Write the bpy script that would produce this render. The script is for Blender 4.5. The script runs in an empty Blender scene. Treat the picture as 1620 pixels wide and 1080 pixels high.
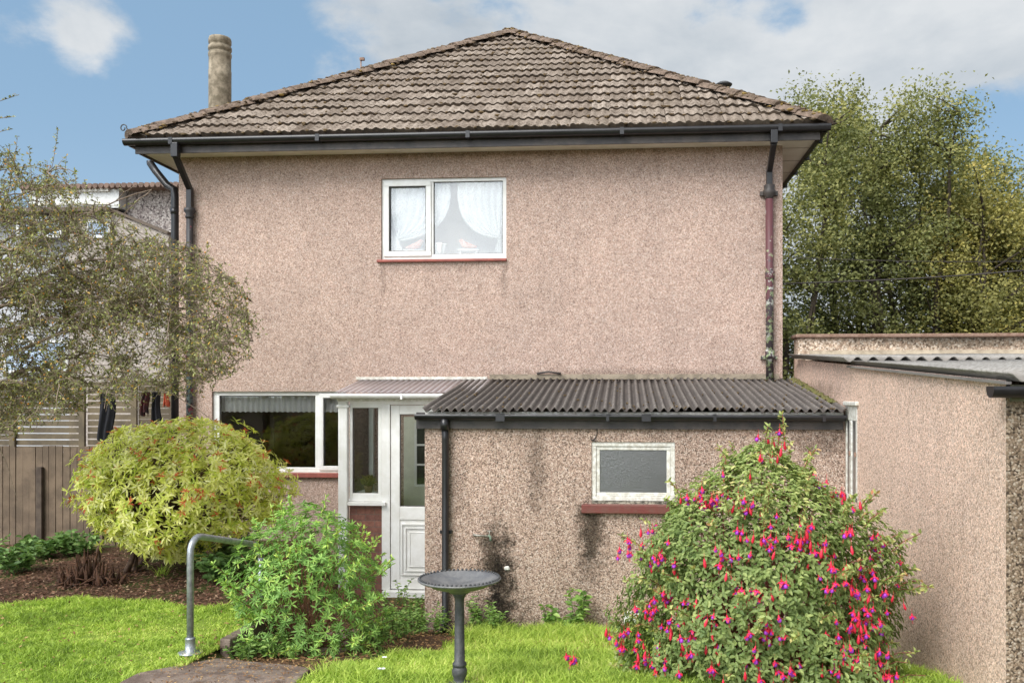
import bpy, math, random
import numpy as np
from mathutils import Vector, Matrix
R = math.radians
sc = bpy.context.scene
rnd = random.Random(7)
nrg = np.random.default_rng(11)

# ------------------------------------------------------------------ camera
F, PX, PY, YAW, EYE = 1400.0, 885.0, 625.0, R(4.2), 2.4
cam = bpy.data.cameras.new('camera')
cam.sensor_width = 36.0
cam.lens = F / 1620 * 36
cam.shift_x = -(PX - 810) / 1620
cam.shift_y = (PY - 540) / 1620
cam.clip_end = 2000
camo = bpy.data.objects.new('camera', cam)
camo.location = (0, 0, EYE)
camo.rotation_euler = (R(90), 0, YAW)
sc.collection.objects.link(camo)
sc.camera = camo
CT, ST = math.cos(YAW), math.sin(YAW)

def at(px, py, Y):
    """world point on the plane y = Y seen at photo pixel (px, py)"""
    dx = (px - PX) / F
    dz = -(py - PY) / F
    t = Y / (CT + dx * ST)
    return Vector((t * (-ST + dx * CT), Y, EYE + t * dz))
def X(px, Y): return at(px, 600, Y).x
def Z(px, py, Y): return at(px, py, Y).z

# ------------------------------------------------------------------ node helper
class NT:
    def __init__(s, tree): s.t = tree; s.n = tree.nodes; s.l = tree.links
    def new(s, typ, **kw):
        nd = s.n.new(typ)
        for k, v in kw.items(): setattr(nd, k, v)
        return nd
    def put(s, sock, v):
        if isinstance(v, bpy.types.NodeSocket): s.l.new(v, sock)
        elif v is not None: sock.default_value = v
    def math(s, op, a, b=None, c=None, clamp=False):
        nd = s.new('ShaderNodeMath', operation=op, use_clamp=clamp)
        s.put(nd.inputs[0], a); s.put(nd.inputs[1], b)
        if c is not None: s.put(nd.inputs[2], c)
        return nd.outputs[0]
    def vmath(s, op, a, b=None):
        nd = s.new('ShaderNodeVectorMath', operation=op)
        s.put(nd.inputs[0], a); s.put(nd.inputs[1], b)
        return nd.outputs['Value'] if op in ('LENGTH', 'DISTANCE', 'DOT_PRODUCT') else nd.outputs[0]
    def noise(s, vec, scale, detail=4, rough=.55, dist=0):
        nd = s.new('ShaderNodeTexNoise')
        s.put(nd.inputs['Vector'], vec); nd.inputs['Scale'].default_value = scale
        nd.inputs['Detail'].default_value = detail; nd.inputs['Roughness'].default_value = rough
        nd.inputs['Distortion'].default_value = dist
        return nd.outputs['Fac']
    def ramp(s, fac, stops, interp='LINEAR'):
        nd = s.new('ShaderNodeValToRGB'); cr = nd.color_ramp; cr.interpolation = interp
        while len(cr.elements) < len(stops): cr.elements.new(.5)
        for e, (p, c) in zip(cr.elements, stops):
            e.position = p
            e.color = (c, c, c, 1) if isinstance(c, (int, float)) else (c[0], c[1], c[2], 1)
        s.put(nd.inputs[0], fac)
        return nd.outputs[0]
    def mix(s, fac, a, b, mode='MIX'):
        nd = s.new('ShaderNodeMix', data_type='RGBA', blend_type=mode)
        s.put(nd.inputs[0], fac)
        for i, v in ((6, a), (7, b)):
            if isinstance(v, tuple) and len(v) == 3: v = v + (1,)
            s.put(nd.inputs[i], v)
        return nd.outputs[2]
    def mapr(s, v, a, b, c=0., d=1.):
        nd = s.new('ShaderNodeMapRange', interpolation_type='SMOOTHSTEP')
        s.put(nd.inputs[0], v)
        for i, q in enumerate((a, b, c, d)): nd.inputs[i + 1].default_value = q
        return nd.outputs[0]

# ------------------------------------------------------------------ world and sun
SUN_AZ, SUN_EL = R(-148), R(47)           # azimuth measured from +Y towards +X
w = bpy.data.worlds.new("World"); sc.world = w; w.use_nodes = True
T = NT(w.node_tree); T.n.clear()
sky = T.new('ShaderNodeTexSky', sky_type='NISHITA', sun_disc=False)
sky.sun_elevation = SUN_EL; sky.sun_rotation = SUN_AZ
sky.air_density = 1.0; sky.dust_density = 1.2; sky.ozone_density = 1.0
geo = T.new('ShaderNodeTexCoord').outputs['Generated']
dirv = T.vmath('NORMALIZE', geo)
sep = T.new('ShaderNodeSeparateXYZ'); T.l.new(dirv, sep.inputs[0])
dx_, dy_, dz_ = sep.outputs
den = T.math('ADD', T.math('ABSOLUTE', dz_), .28)
comb = T.new('ShaderNodeCombineXYZ')
T.put(comb.inputs[0], T.math('DIVIDE', dx_, den)); T.put(comb.inputs[1], T.math('DIVIDE', dy_, den))
T.put(comb.inputs[2], T.math('MULTIPLY', dz_, 1.2))
dv2 = T.vmath('MULTIPLY', dirv, (1., 1., 1.75))
cn = T.noise(dv2, 3.4, 12, .56, .15)
cn2 = T.noise(dv2, 11.0, 10, .60, .2)
cov = T.math('ADD', T.mapr(dx_, -.5, .12, -.14, .20), T.mapr(dy_, .5, -.2, 0., .22))
cov = T.math('ADD', cov, T.math('MULTIPLY', T.math('SUBTRACT', cn2, .5), .42))
def cdir(px, py):
    v = Vector(at(px, py, 10)) - Vector((0, 0, EYE)); return tuple(v.normalized())
def blob(px, py, rad, amp, base):
    d = T.vmath('DISTANCE', dirv, cdir(px, py))
    return T.math('ADD', base, T.mapr(d, rad, 0, 0., amp))
for args in ((108, 56, .09, .19), (152, 84, .075, .17), (5, 60, .04, .14), (545, 45, .10, .13), (660, 40, .12, .08), (1340, 40, .09, -.03), (1395, 60, .12, .08), (1560, 160, .07, .04),
             (1590, 215, .10, -.30), (1000, 60, .25, .10), (1250, 15, .045, -.12)):
    cov = blob(*args, cov)
mask = T.mapr(T.math('ADD', cn, cov), .50, .68)
shade = T.noise(T.vmath('ADD', dv2, (3., 1., .2)), 5.0, 9, .58, .2)
ccol = T.ramp(shade, [(.30, (3.6, 4.0, 4.4)), (.62, (5.6, 5.75, 5.85))])
# unseen clouds behind and left of the camera, brightened as added fill light
side = T.math('ADD', T.math('MULTIPLY', dy_, .55), T.math('MULTIPLY', dx_, .835))
back = T.mapr(side, -.28, -.80, 1., 7.6)
bcv = T.new('ShaderNodeCombineXYZ')
for k_ in range(3): T.put(bcv.inputs[k_], back)
ccol = T.mix(1.0, ccol, bcv.outputs[0], 'MULTIPLY')
skyc = T.mix(.62, sky.outputs[0], (2.3, 3.75, 5.25))
hz = T.mapr(dz_, .30, -.02, 0., .25)
skyc = T.mix(hz, skyc, (5.2, 5.7, 6.2))
colr = T.mix(T.math('MULTIPLY', mask, .93), skyc, ccol)
bg = T.new('ShaderNodeBackground'); T.l.new(colr, bg.inputs[0]); bg.inputs[1].default_value = .066
out = T.new('ShaderNodeOutputWorld'); T.l.new(bg.outputs[0], out.inputs[0])

sl = bpy.data.lights.new('sun', 'SUN'); sl.energy = 1.75; sl.angle = R(36); sl.color = (1, .965, .92)
so = bpy.data.objects.new('sun', sl); sc.collection.objects.link(so)
sd = Vector((math.sin(SUN_AZ) * math.cos(SUN_EL), math.cos(SUN_AZ) * math.cos(SUN_EL), math.sin(SUN_EL)))
so.rotation_euler = sd.to_track_quat('Z', 'Y').to_euler()
so.location = (-6, -4, 12)
sc.view_settings.view_transform = 'Standard'; sc.view_settings.look = 'None'
sc.view_settings.exposure = 1.08; sc.view_settings.gamma = 1
sc.cycles.max_bounces = 8; sc.cycles.transparent_max_bounces = 16
sc.cycles.diffuse_bounces = 4

# ------------------------------------------------------------------ scene helpers
def tag(o, label=None, cat=None, group=None, kind=None):
    if label: o['label'] = label
    if cat: o['category'] = cat
    if group: o['group'] = group
    if kind: o['kind'] = kind
    return o
def empty(name, loc, label, cat, group=None):
    o = bpy.data.objects.new(name, None); sc.collection.objects.link(o)
    o.location = loc; o.empty_display_size = .1
    return tag(o, label, cat, group)
def world_loc(o):
    v = Vector((0, 0, 0))
    while o is not None: v = v + o.location; o = o.parent
    return v
def link_mesh(name, me, m, parent, loc=None):
    o = bpy.data.objects.new(name, me); sc.collection.objects.link(o)
    if m: me.materials.append(m)
    if parent is not None: o.parent = parent
    elif loc is not None: o.location = loc
    return o
def np_mesh(name, V, faces, m, parent=None, loc=(0, 0, 0), tone=None, smooth=False):
    """faces: list of (k) arrays, each (n,k) ints"""
    me = bpy.data.meshes.new(name)
    off = np.array(world_loc(parent) if parent is not None else Vector(loc))
    V = np.asarray(V, dtype=np.float64) - off
    me.vertices.add(len(V)); me.vertices.foreach_set('co', V.astype(np.float32).ravel())
    lt = np.concatenate([np.full(len(f), f.shape[1]) for f in faces])
    li = np.concatenate([f.ravel() for f in faces])
    me.loops.add(len(li)); me.loops.foreach_set('vertex_index', li.astype(np.int32))
    me.polygons.add(len(lt))
    me.polygons.foreach_set('loop_start', np.concatenate([[0], np.cumsum(lt)[:-1]]).astype(np.int32))
    try: me.polygons.foreach_set('loop_total', lt.astype(np.int32))
    except Exception: pass
    if smooth: me.polygons.foreach_set('use_smooth', np.ones(len(lt), dtype=bool))
    if tone is not None:
        a = me.attributes.new('tone', 'FLOAT', 'POINT'); a.data.foreach_set('value', np.asarray(tone, dtype=np.float32))
    me.update(calc_edges=True); me.validate()
    return link_mesh(name, me, m, parent, loc)

class MB:
    def __init__(s): s.v = []; s.f = []; s.sm = []; s.mi = []; s.cm = 0
    def face(s, idx, smooth=False): s.f.append(tuple(idx)); s.sm.append(smooth); s.mi.append(s.cm)
    def poly(s, pts, smooth=False):
        b = len(s.v); s.v += [tuple(p) for p in pts]; s.face(range(b, b + len(pts)), smooth)
    def box(s, x0, x1, y0, y1, z0, z1):
        if x0 > x1: x0, x1 = x1, x0
        if y0 > y1: y0, y1 = y1, y0
        if z0 > z1: z0, z1 = z1, z0
        b = len(s.v)
        s.v += [(x, y, z) for z in (z0, z1) for x, y in ((x0, y0), (x1, y0), (x1, y1), (x0, y1))]
        for q in ((3, 2, 1, 0), (4, 5, 6, 7), (0, 1, 5, 4), (1, 2, 6, 5), (2, 3, 7, 6), (3, 0, 4, 7)):
            s.face([b + i for i in q])
        return s
    def prism(s, pts, dvec):
        """closed prism: polygon pts extruded by dvec"""
        b = len(s.v); n = len(pts); dv = Vector(dvec)
        s.v += [tuple(p) for p in pts] + [tuple(Vector(p) + dv) for p in pts]
        s.face(list(range(b, b + n))[::-1]); s.face(range(b + n, b + 2 * n))
        for i in range(n):
            j = (i + 1) % n
            s.face([b + i, b + j, b + n + j, b + n + i])
        return s
    def bar(s, a, c, wd, hd, up=(0, 0, 1)):
        """square bar from a to c"""
        a = Vector(a); c = Vector(c); d = (c - a).normalized(); sdv = d.cross(Vector(up))
        if sdv.length < 1e-4: sdv = d.cross(Vector((0, 1, 0)))
        sdv.normalize(); u = sdv.cross(d)
        pts = [a + sdv * wd / 2 * i + u * hd / 2 * j for i, j in ((-1, -1), (1, -1), (1, 1), (-1, 1))]
        return s.prism(pts, c - a)
    def tube(s, pts, r, n=8, cap=True, smooth=True):
        pts = [Vector(p) for p in pts]; m = len(pts)
        rr = r if isinstance(r, (list, tuple)) else [r] * m
        b = len(s.v); prev = None
        for i, p in enumerate(pts):
            d = (pts[min(i + 1, m - 1)] - pts[max(i - 1, 0)])
            if d.length < 1e-9: d = Vector((0, 0, 1))
            d.normalize()
            if prev is None:
                prev = d.cross(Vector((0, 0, 1)) if abs(d.z) < .9 else Vector((1, 0, 0))).normalized()
            prev = (prev - d * prev.dot(d))
            if prev.length < 1e-6: prev = d.orthogonal()
            prev.normalize(); q = d.cross(prev)
            for k in range(n):
                a = 2 * math.pi * k / n
                s.v.append(tuple(p + (prev * math.cos(a) + q * math.sin(a)) * rr[i]))
        for i in range(m - 1):
            for k in range(n):
                k2 = (k + 1) % n
                s.face([b + i * n + k, b + i * n + k2, b + (i + 1) * n + k2, b + (i + 1) * n + k], smooth)
        if cap:
            s.face([b + k for k in range(n)][::-1]); s.face([b + (m - 1) * n + k for k in range(n)])
        return s
    def lathe(s, prof, c, n=32, smooth=True, wob=None):
        b = len(s.v); m = len(prof)
        for i, (r, z) in enumerate(prof):
            for k in range(n):
                a = 2 * math.pi * k / n; q = wob(a, i) if wob else 1
                s.v.append((c[0] + r * q * math.cos(a), c[1] + r * q * math.sin(a), c[2] + z))
        for i in range(m - 1):
            for k in range(n):
                k2 = (k + 1) % n
                s.face([b + i * n + k, b + i * n + k2, b + (i + 1) * n + k2, b + (i + 1) * n + k], smooth)
        s.face([b + k for k in range(n)][::-1]); s.face([b + (m - 1) * n + k for k in range(n)])
        return s
    def blob(s, c, rx, ry, rz, seed=0, lump=.2, n=7, m=5):
        b = len(s.v); q = random.Random(seed)
        for i in range(m + 1):
            th = math.pi * i / m
            for k in range(n):
                a = 2 * math.pi * k / n; e = 1 + q.uniform(-lump, lump)
                if i in (0, m): e = 1
                s.v.append((c[0] + rx * e * math.sin(th) * math.cos(a), c[1] + ry * e * math.sin(th) * math.sin(a), c[2] + rz * e * math.cos(th)))
        for i in range(m):
            for k in range(n):
                k2 = (k + 1) % n
                s.face([b + i * n + k, b + (i + 1) * n + k, b + (i + 1) * n + k2, b + i * n + k2], True)
        return s
    def build(s, name, m, parent=None, loc=None, bevel=0):
        if parent is not None: off = world_loc(parent)
        else: off = Vector(loc) if loc is not None else Vector((0, 0, 0))
        me = bpy.data.meshes.new(name)
        me.from_pydata([(a - off.x, b - off.y, c - off.z) for a, b, c in s.v], [], s.f)
        me.polygons.foreach_set('use_smooth', s.sm)
        o = bpy.data.objects.new(name, me); sc.collection.objects.link(o)
        for q in (m if isinstance(m, list) else [m]): me.materials.append(q)
        me.polygons.foreach_set('material_index', s.mi)
        me.update()
        if parent is not None: o.parent = parent
        else: o.location = off
        if bevel:
            md = o.modifiers.new('bevel', 'BEVEL'); md.width = bevel; md.segments = 2; md.limit_method = 'ANGLE'
        return o

# ------------------------------------------------------------------ materials
def mat(name, col, rough=.6, metal=0., var=.0, vscale=8., bump=0., bscale=60., spec=.5, col2=None, detail=5):
    m = bpy.data.materials.new(name); m.use_nodes = True; t = NT(m.node_tree)
    b = t.n['Principled BSDF']; b.inputs['Roughness'].default_value = rough; b.inputs['Metallic'].default_value = metal
    b.inputs['Specular IOR Level'].default_value = spec
    pos = t.new('ShaderNodeNewGeometry').outputs['Position']
    if col2 is None and var: col2 = tuple(c * (1 - var) for c in col)
    if col2 is not None:
        nz = t.noise(pos, vscale, detail, .62)
        t.put(b.inputs['Base Color'], t.mix(t.mapr(nz, .35, .65), col + (1,), col2 + (1,)))
    else: b.inputs['Base Color'].default_value = col + (1,)
    if bump:
        nb = t.noise(pos, bscale, 4, .6); bn = t.new('ShaderNodeBump'); bn.inputs['Strength'].default_value = bump
        bn.inputs['Distance'].default_value = .01; t.put(bn.inputs['Height'], nb); t.put(b.inputs['Normal'], bn.outputs[0])
    return m

def pebble(name, stones, scale=48., tint=(1, 1, 1), stains=(), grime=.25, sharp=1., flat=0.):
    """dry-dash render: small stones of several colours in mortar"""
    m = bpy.data.materials.new(name); m.use_nodes = True; t = NT(m.node_tree); b = t.n['Principled BSDF']
    b.inputs['Roughness'].default_value = .9; b.inputs['Specular IOR Level'].default_value = .2
    pos = t.new('ShaderNodeNewGeometry').outputs['Position']
    wob = t.new('ShaderNodeTexNoise'); t.put(wob.inputs['Vector'], pos); wob.inputs['Scale'].default_value = 30
    wv = t.vmath('ADD', pos, t.vmath('MULTIPLY', wob.outputs['Color'], (.012, .012, .012)))
    vo = t.new('ShaderNodeTexVoronoi'); t.put(vo.inputs['Vector'], wv); vo.inputs['Scale'].default_value = scale
    sp = t.new('ShaderNodeSeparateColor'); t.l.new(vo.outputs['Color'], sp.inputs[0])
    n = len(stones)
    c = t.ramp(sp.outputs[0], [(i / n, k) for i, k in enumerate(stones)], 'CONSTANT')
    vo2 = t.new('ShaderNodeTexVoronoi'); t.put(vo2.inputs['Vector'], wv); vo2.inputs['Scale'].default_value = scale * .55
    sp2 = t.new('ShaderNodeSeparateColor'); t.l.new(vo2.outputs['Color'], sp2.inputs[0])
    c = t.mix(t.mapr(vo.outputs['Distance'], .38, .75, 0., .42 * sharp), c, tuple(.32 * q for q in stones[1]), 'MIX')
    c = t.mix(1., c, t.ramp(sp2.outputs[1], [(0, .82), (1, 1.12)]), 'MULTIPLY')
    stre = t.noise(t.vmath('MULTIPLY', pos, (5.5, 5.5, .55)), 1.0, 5, .6)
    c = t.mix(1., c, t.ramp(stre, [(.36, (1 - grime * .4, 1 - grime * .42, 1 - grime * .45)), (.52, (1, 1, 1)), (.72, (1.03, 1.03, 1.03))]), 'MULTIPLY')
    mid = t.noise(pos, 5.5, 6, .7)
    c = t.mix(1., c, t.ramp(mid, [(.3, (.90, .89, .885)), (.7, (1.07, 1.06, 1.06))]), 'MULTIPLY')
    if flat: c = t.mix(flat, c, tuple(sum(q_[k_] for q_ in stones) / len(stones) * .95 for k_ in range(3)) + (1,))
    big = t.noise(pos, .9, 5, .6)
    c = t.mix(1., c, t.ramp(big, [(.3, (1 - grime, 1 - grime, 1 - grime * 1.05)), (.65, (1.06, 1.04, 1.02))]), 'MULTIPLY')
    c = t.mix(1., c, tint + (1,), 'MULTIPLY')
    if stains:
        nz = t.math('ADD', t.math('MULTIPLY', t.noise(pos, 8, 6, .7), .65), t.math('MULTIPLY', t.noise(pos, 42, 4, .7), .35))
        for (sx, sz, rx, rz, amt, axis) in stains:
            s3 = t.new('ShaderNodeSeparateXYZ'); t.l.new(pos, s3.inputs[0])
            a = s3.outputs[0] if axis == 'x' else s3.outputs[1]
            e1 = t.math('DIVIDE', t.math('SUBTRACT', a, sx), rx); e2 = t.math('DIVIDE', t.math('SUBTRACT', s3.outputs[2], sz), rz)
            d = t.math('SQRT', t.math('ADD', t.math('MULTIPLY', e1, e1), t.math('MULTIPLY', e2, e2)))
            d = t.math('ADD', d, t.math('MULTIPLY', t.math('SUBTRACT', nz, .5), 3.0))
            c = t.mix(t.mapr(d, 1.15, .25, 0., amt), c, t.mix(1., c, (.20, .20, .185, 1), 'MULTIPLY'))
    t.put(b.inputs['Base Color'], c)
    bn = t.new('ShaderNodeBump'); bn.inputs['Strength'].default_value = .4 * sharp; bn.inputs['Distance'].default_value = .008
    t.put(bn.inputs['Height'], t.math('SUBTRACT', 1., vo.outputs['Distance'])); t.put(b.inputs['Normal'], bn.outputs[0])
    return m

def leafmat(name, stops, trans=.3, rough=.5):
    m = bpy.data.materials.new(name); m.use_nodes = True; t = NT(m.node_tree); b = t.n['Principled BSDF']
    b.inputs['Roughness'].default_value = rough; b.inputs['Specular IOR Level'].default_value = .35
    a = t.new('ShaderNodeAttribute', attribute_name='tone')
    c = t.ramp(a.outputs['Fac'], stops)
    t.put(b.inputs['Base Color'], c)
    tr = t.new('ShaderNodeBsdfTranslucent'); t.put(tr.inputs[0], t.mix(1., c, (1.15, 1.25, .8, 1), 'MULTIPLY'))
    mx = t.new('ShaderNodeMixShader'); mx.inputs[0].default_value = trans
    t.l.new(b.outputs[0], mx.inputs[1]); t.l.new(tr.outputs[0], mx.inputs[2])
    t.l.new(mx.outputs[0], t.n['Material Output'].inputs[0])
    return m

def glassmat(name, refl=.08, tint=(1, 1, 1), rough=.0, wave=0.):
    m = bpy.data.materials.new(name); m.use_nodes = True; t = NT(m.node_tree); t.n.remove(t.n['Principled BSDF'])
    tr = t.new('ShaderNodeBsdfTransparent'); tr.inputs[0].default_value = tint + (1,)
    gl = t.new('ShaderNodeBsdfGlossy'); gl.inputs['Roughness'].default_value = rough; gl.inputs[0].default_value = (1, 1, 1, 1)
    if wave:
        pos = t.new('ShaderNodeNewGeometry').outputs['Position']
        bn = t.new('ShaderNodeBump'); bn.inputs['Strength'].default_value = wave; bn.inputs['Distance'].default_value = .01
        t.put(bn.inputs['Height'], t.noise(pos, 55, 3)); t.put(gl.inputs['Normal'], bn.outputs[0])
    mx = t.new('ShaderNodeMixShader')
    fr = t.new('ShaderNodeFresnel'); fr.inputs[0].default_value = 1.5
    t.put(mx.inputs[0], t.math('ADD', fr.outputs[0], refl, clamp=True))
    t.l.new(tr.outputs[0], mx.inputs[1]); t.l.new(gl.outputs[0], mx.inputs[2])
    t.l.new(mx.outputs[0], t.n['Material Output'].inputs[0])
    return m

def lacemat(name, alpha=.75, scale=60):
    m = bpy.data.materials.new(name); m.use_nodes = True; t = NT(m.node_tree); b = t.n['Principled BSDF']
    b.inputs['Base Color'].default_value = (.80, .815, .82, 1); b.inputs['Roughness'].default_value = .9
    pos = t.new('ShaderNodeNewGeometry').outputs['Position']
    nz = t.noise(pos, scale, 3, .7)
    t.put(b.inputs['Alpha'], t.math('ADD', t.mapr(nz, .40, .58, 0., 1 - alpha + .1), alpha - .1, clamp=True))
    tl = t.new('ShaderNodeBsdfTranslucent'); tl.inputs[0].default_value = (.8, .82, .82, 1)
    return m

def peeling(name, base, flakes, lo=.52):
    m = bpy.data.materials.new(name); m.use_nodes = True; t = NT(m.node_tree); b = t.n['Principled BSDF']
    b.inputs['Roughness'].default_value = .55
    pos = t.new('ShaderNodeNewGeometry').outputs['Position']
    s3 = t.new('ShaderNodeSeparateXYZ'); t.l.new(pos, s3.inputs[0])
    amt = t.mapr(s3.outputs[2], 5.0, 2.8, -.08, .12)
    c = base + (1,)
    for i, (fc, sc_) in enumerate(flakes):
        nz = t.noise(t.vmath('ADD', pos, (i * 7.3, i * 3.1, 0)), sc_, 5, .6)
        c = t.mix(t.mapr(t.math('ADD', nz, amt), lo + .04, lo + .08), c, fc + (1,))
    t.put(b.inputs['Base Color'], c)
    return m

PINK = [(.56, .43, .35), (.44, .315, .25), (.62, .50, .42), (.51, .375, .30), (.58, .455, .375), (.27, .19, .15), (.66, .565, .49), (.535, .405, .33)]
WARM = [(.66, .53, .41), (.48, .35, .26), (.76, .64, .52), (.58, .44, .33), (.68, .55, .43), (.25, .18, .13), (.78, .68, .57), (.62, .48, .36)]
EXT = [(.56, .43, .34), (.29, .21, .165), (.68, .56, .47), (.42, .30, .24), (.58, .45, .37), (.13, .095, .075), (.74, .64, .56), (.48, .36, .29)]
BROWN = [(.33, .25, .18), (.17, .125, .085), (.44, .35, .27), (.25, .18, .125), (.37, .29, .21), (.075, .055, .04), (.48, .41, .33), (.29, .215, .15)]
GREYP = [(.42, .38, .36), (.22, .19, .18), (.52, .48, .45), (.32, .28, .27), (.45, .41, .39), (.12, .10, .10), (.55, .52, .49), (.36, .32, .30)]

H = 11.3       # house front wall plane
YE = 8.9       # lean-to front wall plane
YP = 10.4      # porch front plane
X0 = X(1262, H)             # left side wall of the outbuilding
XL, XR = X(283, H), X(1238, H)
XEL = X(672, YE)
YN = None
for k in range(400):
    yy = 4 + k * .01
    if at(1592, 600, yy).x >= X0: YN = yy; break
zt = lambda px, py, Y: Z(px, py, Y)

M = {}
zS_ = Z(760, 240, H)
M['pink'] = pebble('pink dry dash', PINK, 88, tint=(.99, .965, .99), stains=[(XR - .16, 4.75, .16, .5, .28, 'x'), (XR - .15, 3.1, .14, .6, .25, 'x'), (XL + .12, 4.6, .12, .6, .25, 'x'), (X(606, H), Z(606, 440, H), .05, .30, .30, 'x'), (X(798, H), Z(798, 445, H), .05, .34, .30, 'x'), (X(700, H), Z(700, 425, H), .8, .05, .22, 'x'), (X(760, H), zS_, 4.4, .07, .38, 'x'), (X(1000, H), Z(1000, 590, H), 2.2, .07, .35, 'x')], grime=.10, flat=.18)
tapc = at(775, 850, YE)
M['ext'] = pebble('stained dry dash', EXT, 92, tint=(.95, .915, .905), stains=[
    (X(783, YE), Z(785, 890, YE), .21, .46, 1.0, 'x'), (X(795, YE), Z(790, 930, YE), .17, .50, 1.0, 'x'), (X(780, YE), Z(790, 975, YE), .40, .30, .8, 'x'),
    (X(935, YE), Z(930, 840, YE), .18, .42, 1.0, 'x'), (X(848, YE), Z(845, 740, YE), .13, .62, .45, 'x'), (X(925, YE), Z(930, 905, YE), .13, .3, .4, 'x'),
    (X(720, YE), Z(845, 770, YE), .15, .5, .28, 'x'), (X(1300, YE), Z(1300, 700, YE), .4, .16, .5, 'x'),
    (X(900, YE), .0, 5, .16, .6, 'x')], grime=.2, flat=.12)
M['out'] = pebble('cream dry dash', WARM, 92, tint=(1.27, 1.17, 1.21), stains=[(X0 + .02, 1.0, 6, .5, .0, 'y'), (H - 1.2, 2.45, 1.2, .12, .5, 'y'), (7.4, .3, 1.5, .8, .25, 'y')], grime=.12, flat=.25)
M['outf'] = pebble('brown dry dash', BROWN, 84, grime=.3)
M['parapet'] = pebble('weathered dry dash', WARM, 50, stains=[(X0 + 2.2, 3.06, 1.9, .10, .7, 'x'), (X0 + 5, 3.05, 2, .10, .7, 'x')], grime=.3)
M['grey'] = pebble('grey dry dash', GREYP, 30, grime=.1)
M['upvc'] = mat('white upvc', (.82, .82, .805), .35, vscale=5, col2=(.72, .715, .68), detail=8)
M['oldwhite'] = mat('flaking white paint', (.74, .73, .68), .6, vscale=22, col2=(.52, .49, .42), bump=.4, bscale=40)
M['blackp'] = mat('black gutter plastic', (.022, .021, .023), .32, var=.35, vscale=6, spec=.5)
M['blackd'] = mat('dusty black paint', (.035, .030, .030), .55, vscale=5, col2=(.075, .062, .055), bump=.2)
M['soffit'] = mat('cream soffit board', (.85, .80, .72), .6, vscale=3, col2=(.76, .70, .61))
M['maroon'] = mat('maroon sill paint', (.16, .035, .028), .5, vscale=14, col2=(.15, .055, .042), bump=.3)
M['redsill'] = mat('red sill tile', (.36, .10, .075), .6, vscale=14, col2=(.26, .075, .06))
M['mortar'] = mat('grey mortar', (.34, .28, .21), .9, vscale=10, col2=(.20, .165, .12), bump=.6)
M['lead'] = mat('dirty flashing', (.17, .13, .09), .8, vscale=6, col2=(.30, .22, .15), bump=.4)
M['rusty'] = mat('rusty coping', (.20, .115, .08), .85, vscale=12, col2=(.30, .20, .15), bump=.6)
M['conc'] = mat('aged concrete', (.33, .275, .20), .9, vscale=11, col2=(.17, .14, .095), bump=.8, bscale=40)
M['tile'] = None
M['moss'] = mat('dry brown moss', (.085, .055, .026), .95, vscale=9, col2=(.17, .115, .055), bump=1, bscale=120)
M['lichen'] = mat('ochre lichen', (.36, .25, .07), .95, vscale=20, col2=(.20, .13, .05), bump=1)
M['galv'] = mat('galvanised steel', (.42, .44, .46), .42, metal=.65, vscale=25, col2=(.28, .30, .32), bump=.15)
M['iron'] = mat('dark cast metal', (.05, .052, .055), .55, metal=.3, vscale=20, col2=(.085, .085, .085), bump=.3)
M['wood'] = mat('weathered fence wood', (.18, .128, .085), .85, vscale=5, col2=(.11, .078, .052), bump=.5)
M['wood2'] = mat('olive slat wood', (.16, .125, .075), .85, vscale=4, col2=(.10, .078, .05), bump=.4)
M['bark'] = mat('shrub bark', (.14, .085, .055), .9, vscale=20, col2=(.075, .045, .03), bump=.7)
M['greybark'] = mat('grey brown bark', (.33, .25, .19), .9, vscale=18, col2=(.20, .15, .11), bump=.7)
M['darkbark'] = mat('dark tree bark', (.055, .043, .032), .95, vscale=6, col2=(.09, .07, .05), bump=.6)
M['rot'] = mat('rotten stump wood', (.12, .055, .03), .95, vscale=16, col2=(.06, .03, .018), bump=1)
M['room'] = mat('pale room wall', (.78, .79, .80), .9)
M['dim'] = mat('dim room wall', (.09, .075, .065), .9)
M['glass_up'] = glassmat('upper window glass', .04, (.97, .98, .98))
M['glass_low'] = glassmat('lower window glass', .0, (.93, .93, .93))
M['glass_porch'] = glassmat('porch glass', -.01, (.95, .97, .95))
M['obscure'] = glassmat('obscured glass', .14, (.45, .45, .44), rough=.42, wave=.30)
M['lace'] = lacemat('lace curtain', .88, 70)
M['lace2'] = lacemat('lace pelmet', 1.0, 90)
M['black_in'] = mat('unlit interior', (.03, .03, .03), .9)

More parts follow.
